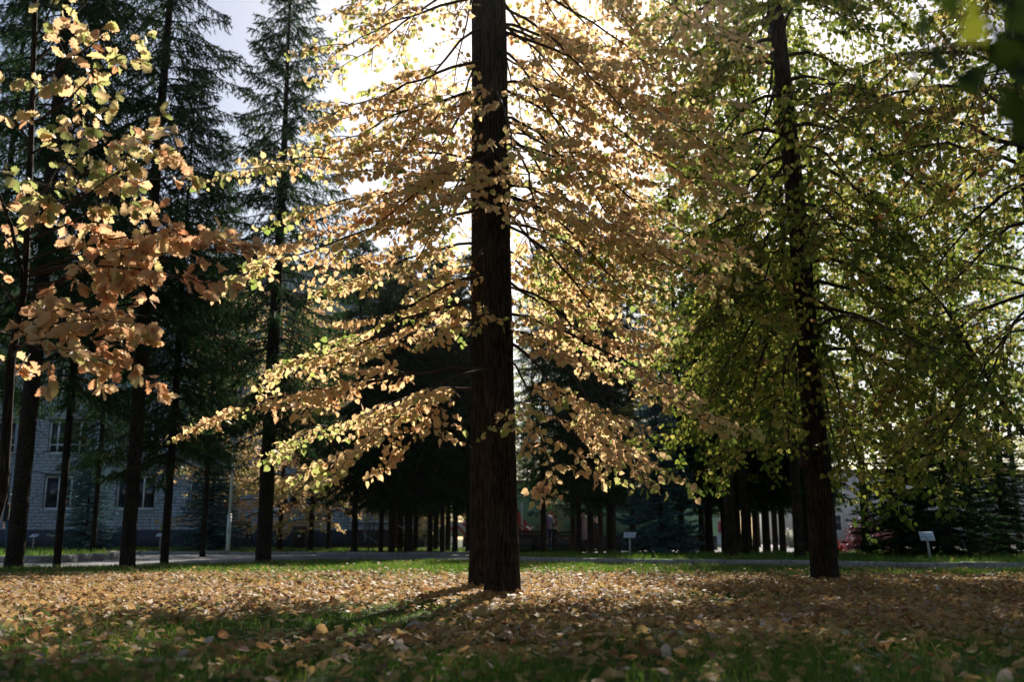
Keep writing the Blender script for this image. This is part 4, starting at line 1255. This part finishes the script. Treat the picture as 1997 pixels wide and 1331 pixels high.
shrub('purple_shrub', 'dark purple leaved shrub beside the grey lamp post', 1690, 33, 0.75, 1.25, 'purple_leaf', 2600, seed=1)
shrub('purple_shrub', 'purple leaved shrub with pale top left of the low spruces', 1722, 35, 0.8, 1.3, 'purple_leaf', 2600, seed=6)
shrub('red_shrub', 'small bright red shrub under the purple shrub', 1668, 35, 0.4, 0.42, 'red_leaf', 900, seed=2)
shrub('red_shrub', 'small red shrub right beside the dark lime trunk', 1640, 37, 0.35, 0.35, 'red_leaf', 700, seed=3)
shrub('pale_shrub', 'pale rounded shrub seen between the right hand trunks', 1544, 58, 0.45, 1.1, 'pale_leaf', 1500, seed=4, leaf=0.08)

# ------------------------------------------------------------------ street furniture
def lamp_post(label, px, d, z, h, split, mat, r=0.055):
    t = thing('lamp_post', label, 'lamp post', (gx(px, d), d, z))
    MB().tube([(0, 0, -0.1), (0, 0, split)], [r * 1.35, r * 1.3], 14).tube([(0, 0, split - 0.001), (0, 0, split + 0.05)], [r * 1.45, r * 1.05], 14).build('base', M[mat], t, smooth=False)
    MB().tube([(0, 0, split + 0.04), (0.02, 0, h - 0.2), (0.02, 0, h)], [r, r * 0.75, r * 0.7], 12).build('pole', M[mat], t)
    MB().tube([(0.02, 0, h), (0.02, 0, h + 0.06), (0.02, 0, h + 0.28), (0.02, 0, h + 0.34)], [0.06, 0.14, 0.17, 0.03], 14).build('lamp_head', M['white_metal'], t)
    MB().tube([(0.02, 0, h + 0.34), (0.02, 0, h + 0.37)], [0.2, 0.14], 14).build('cap', M[mat], t)
    MB().box((-0.02, -r * 1.6, split * 0.5), (0.03, -r * 1.25, split * 0.5 + 0.22)).build('hatch', M['grey_metal'], t)
lamp_post('white lamp post standing beside the road below the spruces', 444, 35.5, 0.075, 3.75, 1.25, 'white_metal')
lamp_post('slim grey lamp post among the purple shrubs', 1695, 31.5, 0.0, 3.4, 1.0, 'grey_metal', 0.045)

def plaque(label, px, d, z, h, tilt, lean, rot):
    t = thing('plant_plaque', label, 'plaque', (gx(px, d), d, z), rot, 'plaques naming the trees')
    hd = h - 0.06
    MB().tube([(0, 0, -0.15), (lean * hd, 0, hd)], [0.024, 0.024], 8).build('post', M['grey_metal'], t)
    c, s = math.cos(tilt), math.sin(tilt)
    rot_ = [(1, 0, 0), (0, c, -s), (0, s, c)]
    cx_ = lean * hd
    MB().box((cx_ - 0.145, -0.10, hd), (cx_ + 0.145, 0.10, hd + 0.012), rot_, (cx_, 0, hd)).build('panel', M['plaque'], t)
    for k in range(4):
        w = (0.12, 0.10, 0.125, 0.07)[k]
        y = 0.07 - 0.045 * k
        MB().box((cx_ - w, y - 0.007, hd + 0.0125), (cx_ + w, y + 0.007, hd + 0.0150), rot_, (cx_, 0, hd)).build('text_line', M['ink'], t)
plaque('tilted white plaque on a post beside the blue spruce', 1229, 25.2, 0.11, 0.56, R(38), 0.0, R(-14))
plaque('pale blue plaque on a leaning post before the dark spruces at right', 1816, 20.5, 0.11, 0.52, R(62), -0.10, R(3))
plaque('small plaque on the lawn before the leftmost window', 62, 37.5, 0.075, 0.62, R(30), 0.08, R(-16))
plaque('small plaque half hidden by the thin spruce trunk', 311, 37.0, 0.075, 0.64, R(32), 0.0, R(-10))

def litter_bin():
    d = 34.6
    t = thing('litter_bin', 'dark wooden litter bin hung in a metal frame by the road', 'bin', (gx(583, d), d, 0.075), R(8))
    for x in (-0.23, 0.23):
        MB().bar((x, 0, -0.05), (x * 0.94, 0, 0.86), 0.018, 8).build('leg', M['dark_metal'], t)
    mb = MB()
    mb.add([(-0.17, -0.14, 0.14), (0.17, -0.14, 0.14), (0.17, 0.14, 0.14), (-0.17, 0.14, 0.14), (-0.2, -0.17, 0.66), (0.2, -0.17, 0.66), (0.2, 0.17, 0.66), (-0.2, 0.17, 0.66)],
           [(0,3,2,1), (0,1,5,4), (1,2,6,5), (2,3,7,6), (3,0,4,7)])
    mb.build('box', M['dark_wood'], t)
    mb = MB().box((-0.25, -0.19, 0.80), (0.25, 0.2, 0.84), [(1, 0, 0), (0, .97, -.22), (0, .22, .97)], (0, 0, 0.82))
    mb.build('lid', M['dark_wood'], t)
    MB().box((-0.045, -0.188, 0.52), (0.045, -0.17, 0.57)).build('sticker', M['white_frame'], t)
litter_bin()

def small_bin():
    d = 40.5
    t = thing('litter_bin', 'dark box bin under the metal bench arcs right of the middle tree', 'bin', (gx(1044, d), d, 0.009))
    MB().box((-0.18, -0.16, 0.1), (0.18, 0.16, 0.58)).build('box', M['dark_metal'], t)
    MB().box((-0.21, -0.19, 0.6), (0.21, 0.19, 0.63)).build('lid', M['dark_metal'], t)
    for x in (-0.14, 0.14):
        MB().box((x - 0.02, -0.02, 0), (x + 0.02, 0.02, 0.11)).build('foot', M['dark_metal'], t)
small_bin()

def railing(label, pxa, pxb, d, posts, rails, mat, braces=(), r=0.022, z=0.075, post_r=0.05):
    x0 = gx(pxa, d)
    t = thing('metal_railing', label, 'railing', (x0, d, z), 0, None)
    L = gx(pxb, d) - x0
    for f, pr in posts:
        MB().box((f * L - pr, -pr, -0.1), (f * L + pr, pr, 1.02)).build('post', M['dark_metal'], t)
    for h in rails:
        MB().bar((0, 0, h), (L, 0, h), r).build('rail', M[mat], t)
    for a, b in braces:
        MB().bar((a[0] * L, 0.03, a[1]), (b[0] * L, 0.03, b[1]), r * 0.9).build('brace', M['grey_metal'], t)
railing('low red brown metal railing with slanting braces among the trunks', 694, 806, 35.0, ((0.0, 0.05), (0.22, .018), (0.30, .018), (1.0, 0.02)), (0.95, 0.67, 0.22), 'rust_metal', (((0.09, 0.66), (0.42, 0.24)), ((0.72, 0.9), (0.95, 0.66))))
railing('dark metal railing and post right of the middle tree', 985, 1056, 39.5, ((1.0, 0.055), (0.9, .02), (0.38, .02)), (1.0, 0.70), 'dark_metal', z=0.009)

def bench(label, px, d, w, rot, arcs=False):
    t = thing('park_bench', label, 'bench', (gx(px, d), d, 0.009), rot)
    for i in range(3):
        MB().box((-w / 2, -0.22 + 0.15 * i, 0.43), (w / 2, -0.22 + 0.15 * i + 0.12, 0.46)).build('seat_slat', M['dark_wood'], t)
    for i in range(2):
        MB().box((-w / 2, 0.24 + 0.03 * i, 0.60 + 0.15 * i), (w / 2, 0.27 + 0.03 * i, 0.71 + 0.15 * i)).build('back_slat', M['dark_wood'], t)
    for x in (-w / 2 + 0.1, w / 2 - 0.1):
        m = MB()
        m.bar((x, -0.2, 0), (x, -0.2, 0.43), 0.02).bar((x, 0.2, 0), (x, 0.31, 0.88), 0.02).bar((x, -0.22, 0.41), (x, 0.24, 0.41), 0.018)
        m.build('leg', M['dark_metal'], t)
        MB().bar((x, -0.2, 0.62), (x, 0.26, 0.64), 0.02).build('armrest', M['grey_metal'], t)
    if arcs:
        for cx_ in (-0.3, 0.3):
            a = np.linspace(0.2, math.pi - 0.2, 12)
            MB().tube([(cx_ + 0.34 * math.cos(q), 0.33, 0.74 + 0.30 * math.sin(q)) for q in a], 0.022, 6).build('arc', M['white_metal'], t)
bench('bench with pale metal arcs in its back behind the railing', 1034, 42.5, 1.3, 0.0, True)
bench('dark bench between the child and the woman', 1112, 47.0, 1.5, 0.05)

def bicycle():
    d = 49.0
    t = thing('bicycle', 'parked bicycle with a white carrier standing before the building wall', 'bicycle', (gx(818, d), d, 0.082), R(20))
    for x in (-0.5, 0.5):
        a = np.linspace(0, 2 * math.pi, 25)
        w = MB().tube([(x + 0.32 * math.cos(q), 0, 0.34 + 0.32 * math.sin(q)) for q in a], 0.022, 6, cap=False).build('wheel', M['rubber'], t)
        m = MB()
        for k in range(8):
            q = k * math.pi / 8
            m.bar((x - 0.31 * math.cos(q), 0, 0.34 - 0.31 * math.sin(q)), (x + 0.31 * math.cos(q), 0, 0.34 + 0.31 * math.sin(q)), 0.003, 3)
        m.build('spokes', M['grey_metal'], w)
    f = MB()
    bb, st_, hd, rw, fw = (-0.05, 0, 0.3), (-0.2, 0, 0.78), (0.35, 0, 0.82), (-0.5, 0, 0.34), (0.5, 0, 0.34)
    for a, b in ((bb, st_), (st_, hd), (bb, hd), (rw, bb), (rw, st_), (hd, fw)):
        f.bar(a, b, 0.018)
    f.build('frame', M['dark_metal'], t)
    MB().tube([(-0.34, 0, 0.88), (-0.2, 0, 0.89), (-0.06, 0, 0.88)], [0.07, 0.06, 0.02], 8).build('saddle', M['rubber'], t)
    MB().bar((0.35, 0, 0.82), (0.33, 0, 1.0), 0.015).bar((0.33, -0.27, 1.0), (0.33, 0.27, 1.0), 0.013).build('handlebar', M['grey_metal'], t)
    c = MB()
    for z in (0.95, 1.05, 1.15):
        c.tube([(-0.72, -0.14, z), (-0.38, -0.14, z), (-0.38, 0.14, z), (-0.72, 0.14, z), (-0.72, -0.14, z)], 0.02, 5)
    for x, y in ((-0.72, -.14), (-.38, -.14), (-.38, .14), (-.72, .14)):
        c.bar((x, y, 0.88), (x, y, 1.15), 0.014)
    c.build('carrier', M['white_metal'], t)
bicycle()

def bird_box():
    p = at(1571, 895, 12.35)
    t = thing('nest_box', 'small dark wooden nest box fixed to the dark lime trunk', 'nest box', p)
    MB().box((-0.065, -0.06, -0.12), (0.065, 0.06, 0.13)).build('box', M['dark_wood'], t)
    MB().box((-0.085, -0.085, 0.13), (0.085, 0.085, 0.15)).build('roof', M['dark_wood'], t)
    MB().tube([(0, -0.061, 0.05), (0, -0.065, 0.05)], 0.02, 10).build('hole_disc', M['black_cloth'], t)  # flat black disc stands in for the shade inside the opening
    MB().box((0.06, 0.0, -0.02), (0.16, 0.05, 0.03)).build('bracket', M['dark_wood'], t)
bird_box()

# ------------------------------------------------------------------ people
def skin_mesh(name, nodes, edges, root, mat, sub=1):
    """A continuous body grown round connected joints."""
    keys = list(nodes)
    me = bpy.data.meshes.new(name)
    me.from_pydata([nodes[k][0] for k in keys], [(keys.index(a), keys.index(b)) for a, b in edges], [])
    o = bpy.data.objects.new(name, me)
    COL.objects.link(o)
    m = o.modifiers.new('skin', 'SKIN')
    m.use_smooth_shade = True
    for i, k in enumerate(keys):
        r = nodes[k][1]
        sv = me.skin_vertices[0].data[i]
        sv.radius = r if isinstance(r, tuple) else (r, r)
        sv.use_root = (k == root)
    s = o.modifiers.new('sub', 'SUBSURF'); s.levels = sub; s.render_levels = sub
    dg = bpy.context.evaluated_depsgraph_get()
    res = bpy.data.meshes.new_from_object(o.evaluated_get(dg))
    bpy.data.objects.remove(o)
    bpy.data.meshes.remove(me)
    res.name = name
    res.materials.clear(); res.materials.append(mat)
    for p in res.polygons: p.use_smooth = True
    return res

def person(label, loc, rot, h, top, legs, hair, stride=0.0, arms=((0.05, -0.05), (0.05, -0.05)), coat=None, shirt=None, bag=None, group='people on the far side of the lawn', jacket_open=False):
    t = thing('person', label, 'person', loc, rot, group)
    k = h / 1.75
    t.scale = (k, k, k)
    n, e = {}, []
    def add(key, p, r, par=None):
        n[key] = (p, r)
        if par: e.append((par, key))
    add('pelvis', (0, 0, 0.95), (0.125, 0.09))
    add('waist', (0, 0, 1.10), (0.115, 0.085), 'pelvis')
    add('chest', (0, 0.01, 1.30), (0.135, 0.095), 'waist')
    add('collar', (0, 0.01, 1.43), (0.07, 0.06), 'chest')
    add('neck', (0, 0.0, 1.50), 0.05, 'collar')
    add('jaw', (0, -0.015, 1.56), (0.062, 0.075), 'neck')
    add('head', (0, -0.005, 1.64), (0.078, 0.095), 'jaw')
    add('crown', (0, 0.005, 1.71), (0.06, 0.075), 'head')
    add('nose', (0, -0.105, 1.61), 0.012, 'head')
    for s, sg in (('r', -1), ('l', 1)):
        add('ear' + s, (sg * 0.083, 0.0, 1.62), 0.012, 'head')
        ax, ay = arms[0 if sg < 0 else 1]
        add('sho' + s, (sg * 0.17, 0.01, 1.40), 0.058, 'collar')
        add('elb' + s, (sg * (0.21 + ax), 0.03, 1.12), 0.042, 'sho' + s)
        add('wri' + s, (sg * (0.21 + ax * 1.4), 0.03 + ay * 2, 0.88), 0.028, 'elb' + s)
        add('pal' + s, (sg * (0.21 + ax * 1.4), 0.02 + ay * 2.2, 0.81), (0.018, 0.034), 'wri' + s)
        px_, py_ = sg * (0.21 + ax * 1.4), 0.02 + ay * 2.2
        for f in range(4):
            yy = py_ - 0.030 + 0.02 * f
            l = (0.062, 0.074, 0.07, 0.055)[f]
            add('fa%s%d' % (s, f), (px_, yy, 0.77), 0.0085, 'pal' + s)
            add('fb%s%d' % (s, f), (px_ - sg * 0.012, yy, 0.77 - l * 0.55), 0.008, 'fa%s%d' % (s, f))
            add('fc%s%d' % (s, f), (px_ - sg * 0.03, yy, 0.77 - l), 0.006, 'fb%s%d' % (s, f))
        add('tha' + s, (px_ - sg * 0.01, py_ - 0.05, 0.80), 0.010, 'pal' + s)
        add('thb' + s, (px_ - sg * 0.02, py_ - 0.065, 0.765), 0.008, 'tha' + s)
        st_ = stride * sg
        add('hip' + s, (sg * 0.09, 0, 0.88), 0.088, 'pelvis')
        add('kne' + s, (sg * 0.095, -st_ * 0.5 - 0.01, 0.50), 0.058, 'hip' + s)
        add('ank' + s, (sg * 0.10, -st_ + 0.02, 0.09), 0.036, 'kne' + s)
        add('toe' + s, (sg * 0.11, -st_ - 0.13, 0.035), (0.035, 0.025), 'ank' + s)
    obj('body', skin_mesh('body', n, e, 'pelvis', M['skin']), t)
    for sg in (-1, 1):
        MB().tube([(sg * 0.032, -0.093, 1.635), (sg * 0.032, -0.099, 1.635)], [0.011, 0.006], 8).build('eye', M['hair_dark'], t)
    MB().box((-0.022, -0.098, 1.553), (0.022, -0.088, 1.561)).build('mouth', M['mural_red'], t)
    def grow(keys, extra, root, name, mat, over=None):
        nn = {}
        for q in keys:
            p, r = n[q]
            r = r if isinstance(r, tuple) else (r, r)
            g = extra if not isinstance(extra, dict) else extra.get(q, 0.02)
            nn[q] = (p, (r[0] + g, r[1] + g))
        if over: nn.update(over)
        ee = [(a, b) for a, b in e if a in nn and b in nn]
        return obj(name, skin_mesh(name, nn, ee, root, mat), t)
    grow(['pelvis', 'hipr', 'hipl', 'kner', 'knel', 'ankr', 'ankl'], 0.016, 'pelvis', 'trousers', M[legs])
    for s in 'rl':
        nn = {'a': (n['ank' + s][0], (0.045, 0.045)), 'b': (n['toe' + s][0], (0.045, 0.034))}
        obj('shoe', skin_mesh('shoe', nn, [('a', 'b')], 'a', M['shoe']), t)
    if shirt:
        grow(['pelvis', 'waist', 'chest', 'collar'], 0.012, 'waist', 'shirt', M[shirt])
    if jacket_open:
        for s, sg in (('r', -1), ('l', 1)):
            nn = {'c': ((sg * 0.08, 0.02, 1.40), (0.07, 0.075)), 'd': ((sg * 0.11, 0.03, 1.15), (0.075, 0.09)), 'p': ((sg * 0.11, 0.03, 0.88), (0.075, 0.10)),
                  's': (n['sho' + s][0], (0.075, 0.075)), 'e': (n['elb' + s][0], (0.058, 0.058)), 'w': (n['wri' + s][0], (0.042, 0.042))}
            obj('jacket_half', skin_mesh('jacket_half', nn, [('c', 'd'), ('d', 'p'), ('c', 's'), ('s', 'e'), ('e', 'w')], 'c', M[top]), t)
    elif coat:
        prof = [(1.46, 0.075, 0.07), (1.42, 0.17, 0.10), (1.30, 0.185, 0.13), (1.08, 0.155, 0.12), (0.9, 0.20, 0.155), (0.7, 0.25, 0.19), (0.48, 0.30, 0.22), (0.47, 0.28, 0.20)]
        a = np.arange(20) * 2 * math.pi / 20
        V = np.vstack([np.stack([rx * np.cos(a), 0.01 + ry * np.sin(a), np.full(20, z) + 0.01 * np.sin(5 * a) * (z < 0.8)], 1) * (1, 1, 1) for z, rx, ry in prof])
        i, j = np.meshgrid(np.arange(len(prof) - 1), np.arange(20), indexing='ij')
        kx = (j + 1) % 20
        Q = np.stack([i * 20 + j, (i + 1) * 20 + j, (i + 1) * 20 + kx, i * 20 + kx], -1).reshape(-1, 4)
        obj('coat', mesh_np('coat', V, [Q], M[coat], smooth=True), t)
        for s in 'rl':
            nn = {'s': (n['sho' + s][0], (0.078, 0.078)), 'e': (n['elb' + s][0], (0.062, 0.062)), 'w': (n['wri' + s][0], (0.052, 0.052))}
            obj('sleeve', skin_mesh('sleeve', nn, [('s', 'e'), ('e', 'w')], 's', M[coat]), t)
        MB().tube([(0.16 * math.cos(q), 0.01 + 0.125 * math.sin(q), 1.08) for q in np.linspace(0, 2 * math.pi, 20)], 0.018, 5, cap=False).build('belt', M[coat], t)
    else:
        grow(['pelvis', 'waist', 'chest', 'collar', 'shor', 'shol', 'elbr', 'elbl', 'wrir', 'wril'], {'wrir': 0.012, 'wril': 0.012, 'pelvis': 0.035, 'waist': 0.035, 'chest': 0.03}, 'waist', 'jacket', M[top])
    nn = {'a': ((0, 0.03, 1.66), (0.088, 0.085)), 'b': ((0, 0.015, 1.725), (0.068, 0.075)), 'c': ((0, 0.06, 1.58), (0.072, 0.04))}
    obj('hair', skin_mesh('hair', nn, [('a', 'b'), ('a', 'c')], 'a', M[hair]), t)
    if bag:
        nn = {'a': ((0, 0.17, 1.36), (0.10, 0.06)), 'b': ((0, 0.20, 1.2), (0.13, 0.085)), 'c': ((0, 0.19, 1.05), (0.12, 0.08))}
        bo = obj('backpack', skin_mesh('backpack', nn, [('a', 'b'), ('b', 'c')], 'b', M[bag]), t)
        for sg in (-1, 1):
            MB().tube([(sg * 0.09, 0.13, 1.42), (sg * 0.10, 0.0, 1.475), (sg * 0.10, -0.12, 1.36), (sg * 0.11, -0.08, 1.15), (sg * 0.11, 0.12, 1.06)], 0.016, 5).build('strap', M[bag], bo)
    return t
person('man in dark open jacket, pale shirt and jeans standing between the leftmost trunks', (gx(17, 32.0), 32.0, 0.135), R(8), 1.80, 'jacket_dark', 'jeans', 'hair_grey', stride=0.06, shirt='shirt_white', jacket_open=True, arms=((0.02, 0.0), (0.02, 0.0)))
person('person in grey jacket with a violet backpack, seen from behind', (gx(1068, 43.0), 43.0, 0.009), R(165), 1.76, 'jacket_grey', 'jeans', 'hair_dark', stride=0.05, bag='bag')
person('small child in dark clothes beside the person with the backpack', (gx(1081, 42.6), 42.6, 0.009), R(150), 1.12, 'black_cloth', 'black_cloth', 'hair_dark', stride=0.05)
person('woman in a long mauve coat standing beside a spruce trunk', (gx(1138, 42.5), 42.5, 0.009), R(190), 1.74, 'coat', 'black_cloth', 'hair_dark', stride=0.08, coat='coat')
person('person in black half hidden between the middle trunks', (gx(1163, 43.5), 43.5, 0.009), R(60), 1.45, 'black_cloth', 'black_cloth', 'hair_grey', stride=0.04, arms=((0.06, -0.14), (0.05, -0.1)))
person('person in dark clothes walking along the building wall behind the big spruce', (gx(484, 54.5), 54.5, 0.075), R(85), 1.68, 'black_cloth', 'black_cloth', 'hair_dark', stride=0.2)

# ------------------------------------------------------------------ grass
def noise2(x, y, s, seed):
    rng = np.random.default_rng(seed)
    v = np.zeros_like(x)
    for k in range(7):
        a = rng.random() * 6.28; f = s * (0.6 + 1.4 * rng.random())
        v += np.sin((x * math.cos(a) + y * math.sin(a)) * f + rng.random() * 6.28)
    return v / 7 ** 0.5 / 1.4

def in_poly(x, y, poly):
    c = np.zeros(len(x), bool)
    n = len(poly)
    for i in range(n):
        x0, y0 = poly[i]; x1, y1 = poly[(i + 1) % n]
        if y0 == y1: continue
        m = ((y0 > y) != (y1 > y)) & (x < (x1 - x0) * (y - y0) / (y1 - y0) + x0)
        c ^= m
    return c

NEAR_EDGE = [(-40, 8.9), (-16, 15.2), (-9.3, 17.9), (-6.6, 19.7), (-5.55, 22.5), (-4.2, 25.1), (-1.0, 24.8)] + KERB_PTS[1:]
NEAR_POLY = NEAR_EDGE + [(20, -5), (-40, -5)]

def grass_field(name, label, n, dmin, dmax, poly, z, hgt, wid, seed, trim=False):
    rng = np.random.default_rng(seed)
    # even over the picture: as many blades in each strip of depth as its width and distance ask for
    u = rng.random(n)
    d = dmin + (dmax - dmin) * u
    x = (rng.random(n) * 2 - 1) * (0.54 * d + 0.6)
    keep = in_poly(x, d, poly)
    clump = noise2(x, d, 3.2, seed + 1)
    keep &= rng.random(n) < np.clip(0.72 + 0.45 * clump, 0.12, 1)
    x, d = x[keep], d[keep]
    clump = clump[keep]
    m = len(x)
    a = rng.random(m) * 6.28
    hh = hgt * (0.5 + 0.9 * rng.random(m)) * np.clip(1 + 0.35 * clump, 0.5, 1.6)
    hh *= np.interp(d, [2.6, 5.2, 7.0, 13.5, 16.0], [1, 1, .5, .5, 1]) if trim else 1.0
    ww = wid * (0.7 + 0.6 * rng.random(m)) * np.clip(d / 6.0, 0.8, 2.6)
    lean = rng.uniform(0.1, 0.95, m) * hh
    la = rng.random(m) * 6.28
    base = np.stack([x, d, np.full(m, z - 0.005)], 1)
    s = np.stack([np.cos(a), np.sin(a), np.zeros(m)], 1) * ww[:, None] * 0.5
    ld = np.stack([np.cos(la), np.sin(la), np.zeros(m)], 1) * lean[:, None]
    up = np.array((0, 0, 1.0)) * hh[:, None]
    V = np.stack([base - s, base + s, base + up * 0.6 + ld * 0.35 + s * 0.75, base + up * 0.6 + ld * 0.35 - s * 0.75, base + up + ld], 1).reshape(-1, 3)
    i = np.arange(m)[:, None] * 5
    Q = i + np.array([[0, 1, 2, 3]])
    T = i + np.array([[3, 2, 4]])
    ti = np.clip(0.45 + 0.25 * rng.normal(size=m) + 0.5 * (rng.random(m) < 0.07), 0, 1)
    o = obj(name, mesh_np(name, V, [Q, T], M['grass'], np.repeat(ti, 5)))
    return tag(o, label, 'grass', kind='stuff')
grass_field('grass', 'short green grass of the near lawn under the fallen leaves', 270000, 2.6, 25.0, NEAR_POLY, 0.0, 0.068, 0.0036, 71, trim=True)
RAISED = [(x, y + 0.2) for x, y in KERB_PTS] + [(26.0, 9.5)] + back
grass_field('grass', 'green grass on the raised lawn behind the kerb', 60000, 15.0, 32.0, RAISED, 0.11, 0.075, 0.0045, 72)
VERGE = [(-40, 35.1), (-16.0, 35.0), (-8.0, 34.0), (-4.5, 33.1), (-0.6, 34.2), (-1.4, 38.0), (-4.5, 46.0), (-14.5, 42), (-14.5, 50), (-40, 50)]
grass_field('grass', 'green grass on the verge between road and building', 60000, 33.0, 50.0, VERGE, 0.075, 0.085, 0.006, 73)
grass_field('grass', 'sunlit grass on the island at the road corner', 30000, 20.5, 33.0, [(-40, 20.4), (-10.1, 22.4), (-10.4, 26.5), (-12.7, 31.3), (-40, 32.8)], 0.135, 0.10, 0.005, 74)

# ------------------------------------------------------------------ fallen leaves
def fallen():
    rng = np.random.default_rng(81)
    n = 210000
    d = 2.7 + (24.0 - 2.7) * rng.random(n) ** 1.15
    x = (rng.random(n) * 2 - 1) * (0.54 * d + 0.5)
    keep = in_poly(x, d, NEAR_POLY)
    cl = noise2(x, d, 1.7, 5)
    # how thickly the leaves lie: deep under the crown, thinning towards the near grass and the path
    den = np.interp(d, [2.7, 3.6, 4.6, 6.0, 8.0, 12.0, 13.6, 15.2, 18.0, 24.0], [0.018, 0.03, 0.07, 0.33, 0.98, 0.95, 0.5, 0.09, 0.035, 0.015])
    den *= 0.75 + 0.25 * np.exp(-((x + 0.3) / 5.5) ** 2)
    keep &= rng.random(n) < np.clip(den * (1 + 0.75 * cl + 0.5 * noise2(x, d, 0.7, 9)), 0.015, 1)
    x, d = x[keep], d[keep]
    m = len(x)
    # drift of leaves against the two stems
    k = 500
    a, r = rng.random(k) * 6.28, 0.2 + np.abs(rng.normal(size=k)) * 0.45
    x = np.concatenate([x, -0.1 + r * np.cos(a)]); d = np.concatenate([d, 9.4 + r * np.sin(a)])
    m = len(x)
    size = 0.046 * (0.4 + 0.9 * rng.random(m))
    oakish = rng.random(m) < 0.04
    size[oakish] *= 1.35
    pos = np.stack([x, d, 0.018 + 0.045 * rng.random(m)], 1)
    mid = rng.normal(size=(m, 3)) * (1, 1, 0.2)
    mid = norm(mid)
    nor = norm(np.array((0, 0, 1.0)) + rng.normal(size=(m, 3)) * 0.42)
    pos = pos - mid * size[:, None] * 0.5
    pos[:, 2] = np.maximum(pos[:, 2], 0.012)
    tint = np.clip(rng.choice([0.12, 0.33, 0.5, 0.62, 0.78, 0.97], m, p=[0.08, 0.24, 0.24, 0.20, 0.19, 0.05]) + 0.07 * rng.normal(size=m), 0, 1)
    px, py, dep = project(pos)
    inside = (px > 12) & (px < 1985) & (py < 1322) & (py > 900)
    sc = np.where(inside, -d, -1e6)
    sel = np.argsort(-sc)[:300]
    cut = d[sel].max()
    print('fallen leaves', m, 'single to', cut)
    tints = [0.05, 0.15, 0.3, 0.42, 0.52, 0.62, 0.75, 0.88, 0.97]
    var = leaf_variants('fallen_leaf', LIME_T, M['fallen_leaf'], tints, rng, 0.4, 0.3)
    sing = leaf_parts('fallen_leaf', var, tints, sel, pos, mid, nor, size, tint, None)
    for i, o in zip(sel, sing):
        q = tint[i]
        word = 'greenish' if q < 0.22 else 'straw coloured' if q < 0.45 else 'tan' if q < 0.68 else 'red brown' if q < 0.86 else 'pale greyish'
        side = ('far left', 'left', 'middle left', 'middle right', 'right', 'far right')[int(min(5, px[i] // 333))]
        big = 'small' if size[i] < 0.037 else 'large' if size[i] > 0.05 else 'middling'
        lie = 'tilted' if nor[i][2] < 0.85 else 'flat'
        edge = 'lowest strip' if py[i] > 1270 else 'blurred foreground'
        tag(o, '%s %s %s fallen leaf on grass, %s of the %s' % (big, lie, word, side, edge), 'leaf', 'fallen leaves nearest the camera')
    mask = np.ones(m, bool); mask[sel] = False
    VV, FF, TT, nv = [], [[], []], [], 0
    for slot, tpl, mk in ((0, LIME_T, mask & (d < 7.5)), (1, LIME_SIMPLE, mask & (d >= 7.5))):
        V, F, ti = leaf_cloud(tpl, pos[mk], mid[mk], nor[mk], size[mk], tint[mk], rng, 0.4, 0.28)
        V[:, 2] = np.maximum(V[:, 2], 0.004)
        VV.append(V); TT.append(ti); FF[slot] = F[0] + nv; nv += len(V)
    o = obj('fallen_leaves', mesh_np('fallen_leaves', np.vstack(VV), FF, M['fallen_leaf'], np.concatenate(TT)))
    tag(o, 'carpet of dry tan lime leaves strewn over the lawn', 'leaves', kind='stuff')
fallen()
print('objects', len(bpy.data.objects))

# ------------------------------------------------------------------ thin scattering air added to imitate the lens veil round the sun
def veil_haze():
    mb = MB().box((-70, -25, -1.0), (75, 125, 26.0))
    m, nt, out = new_mat('veil_haze')
    v = N(nt, 'ShaderNodeVolumePrincipled', Density=0.00022, Anisotropy=0.95)
    v.inputs['Color'].default_value = (0.93, 0.95, 1.0, 1)
    nt.links.new(v.outputs['Volume'], out.inputs['Volume'])
    o = mb.build('veil_haze', m)
    tag(o, kind='stuff')
veil_haze()
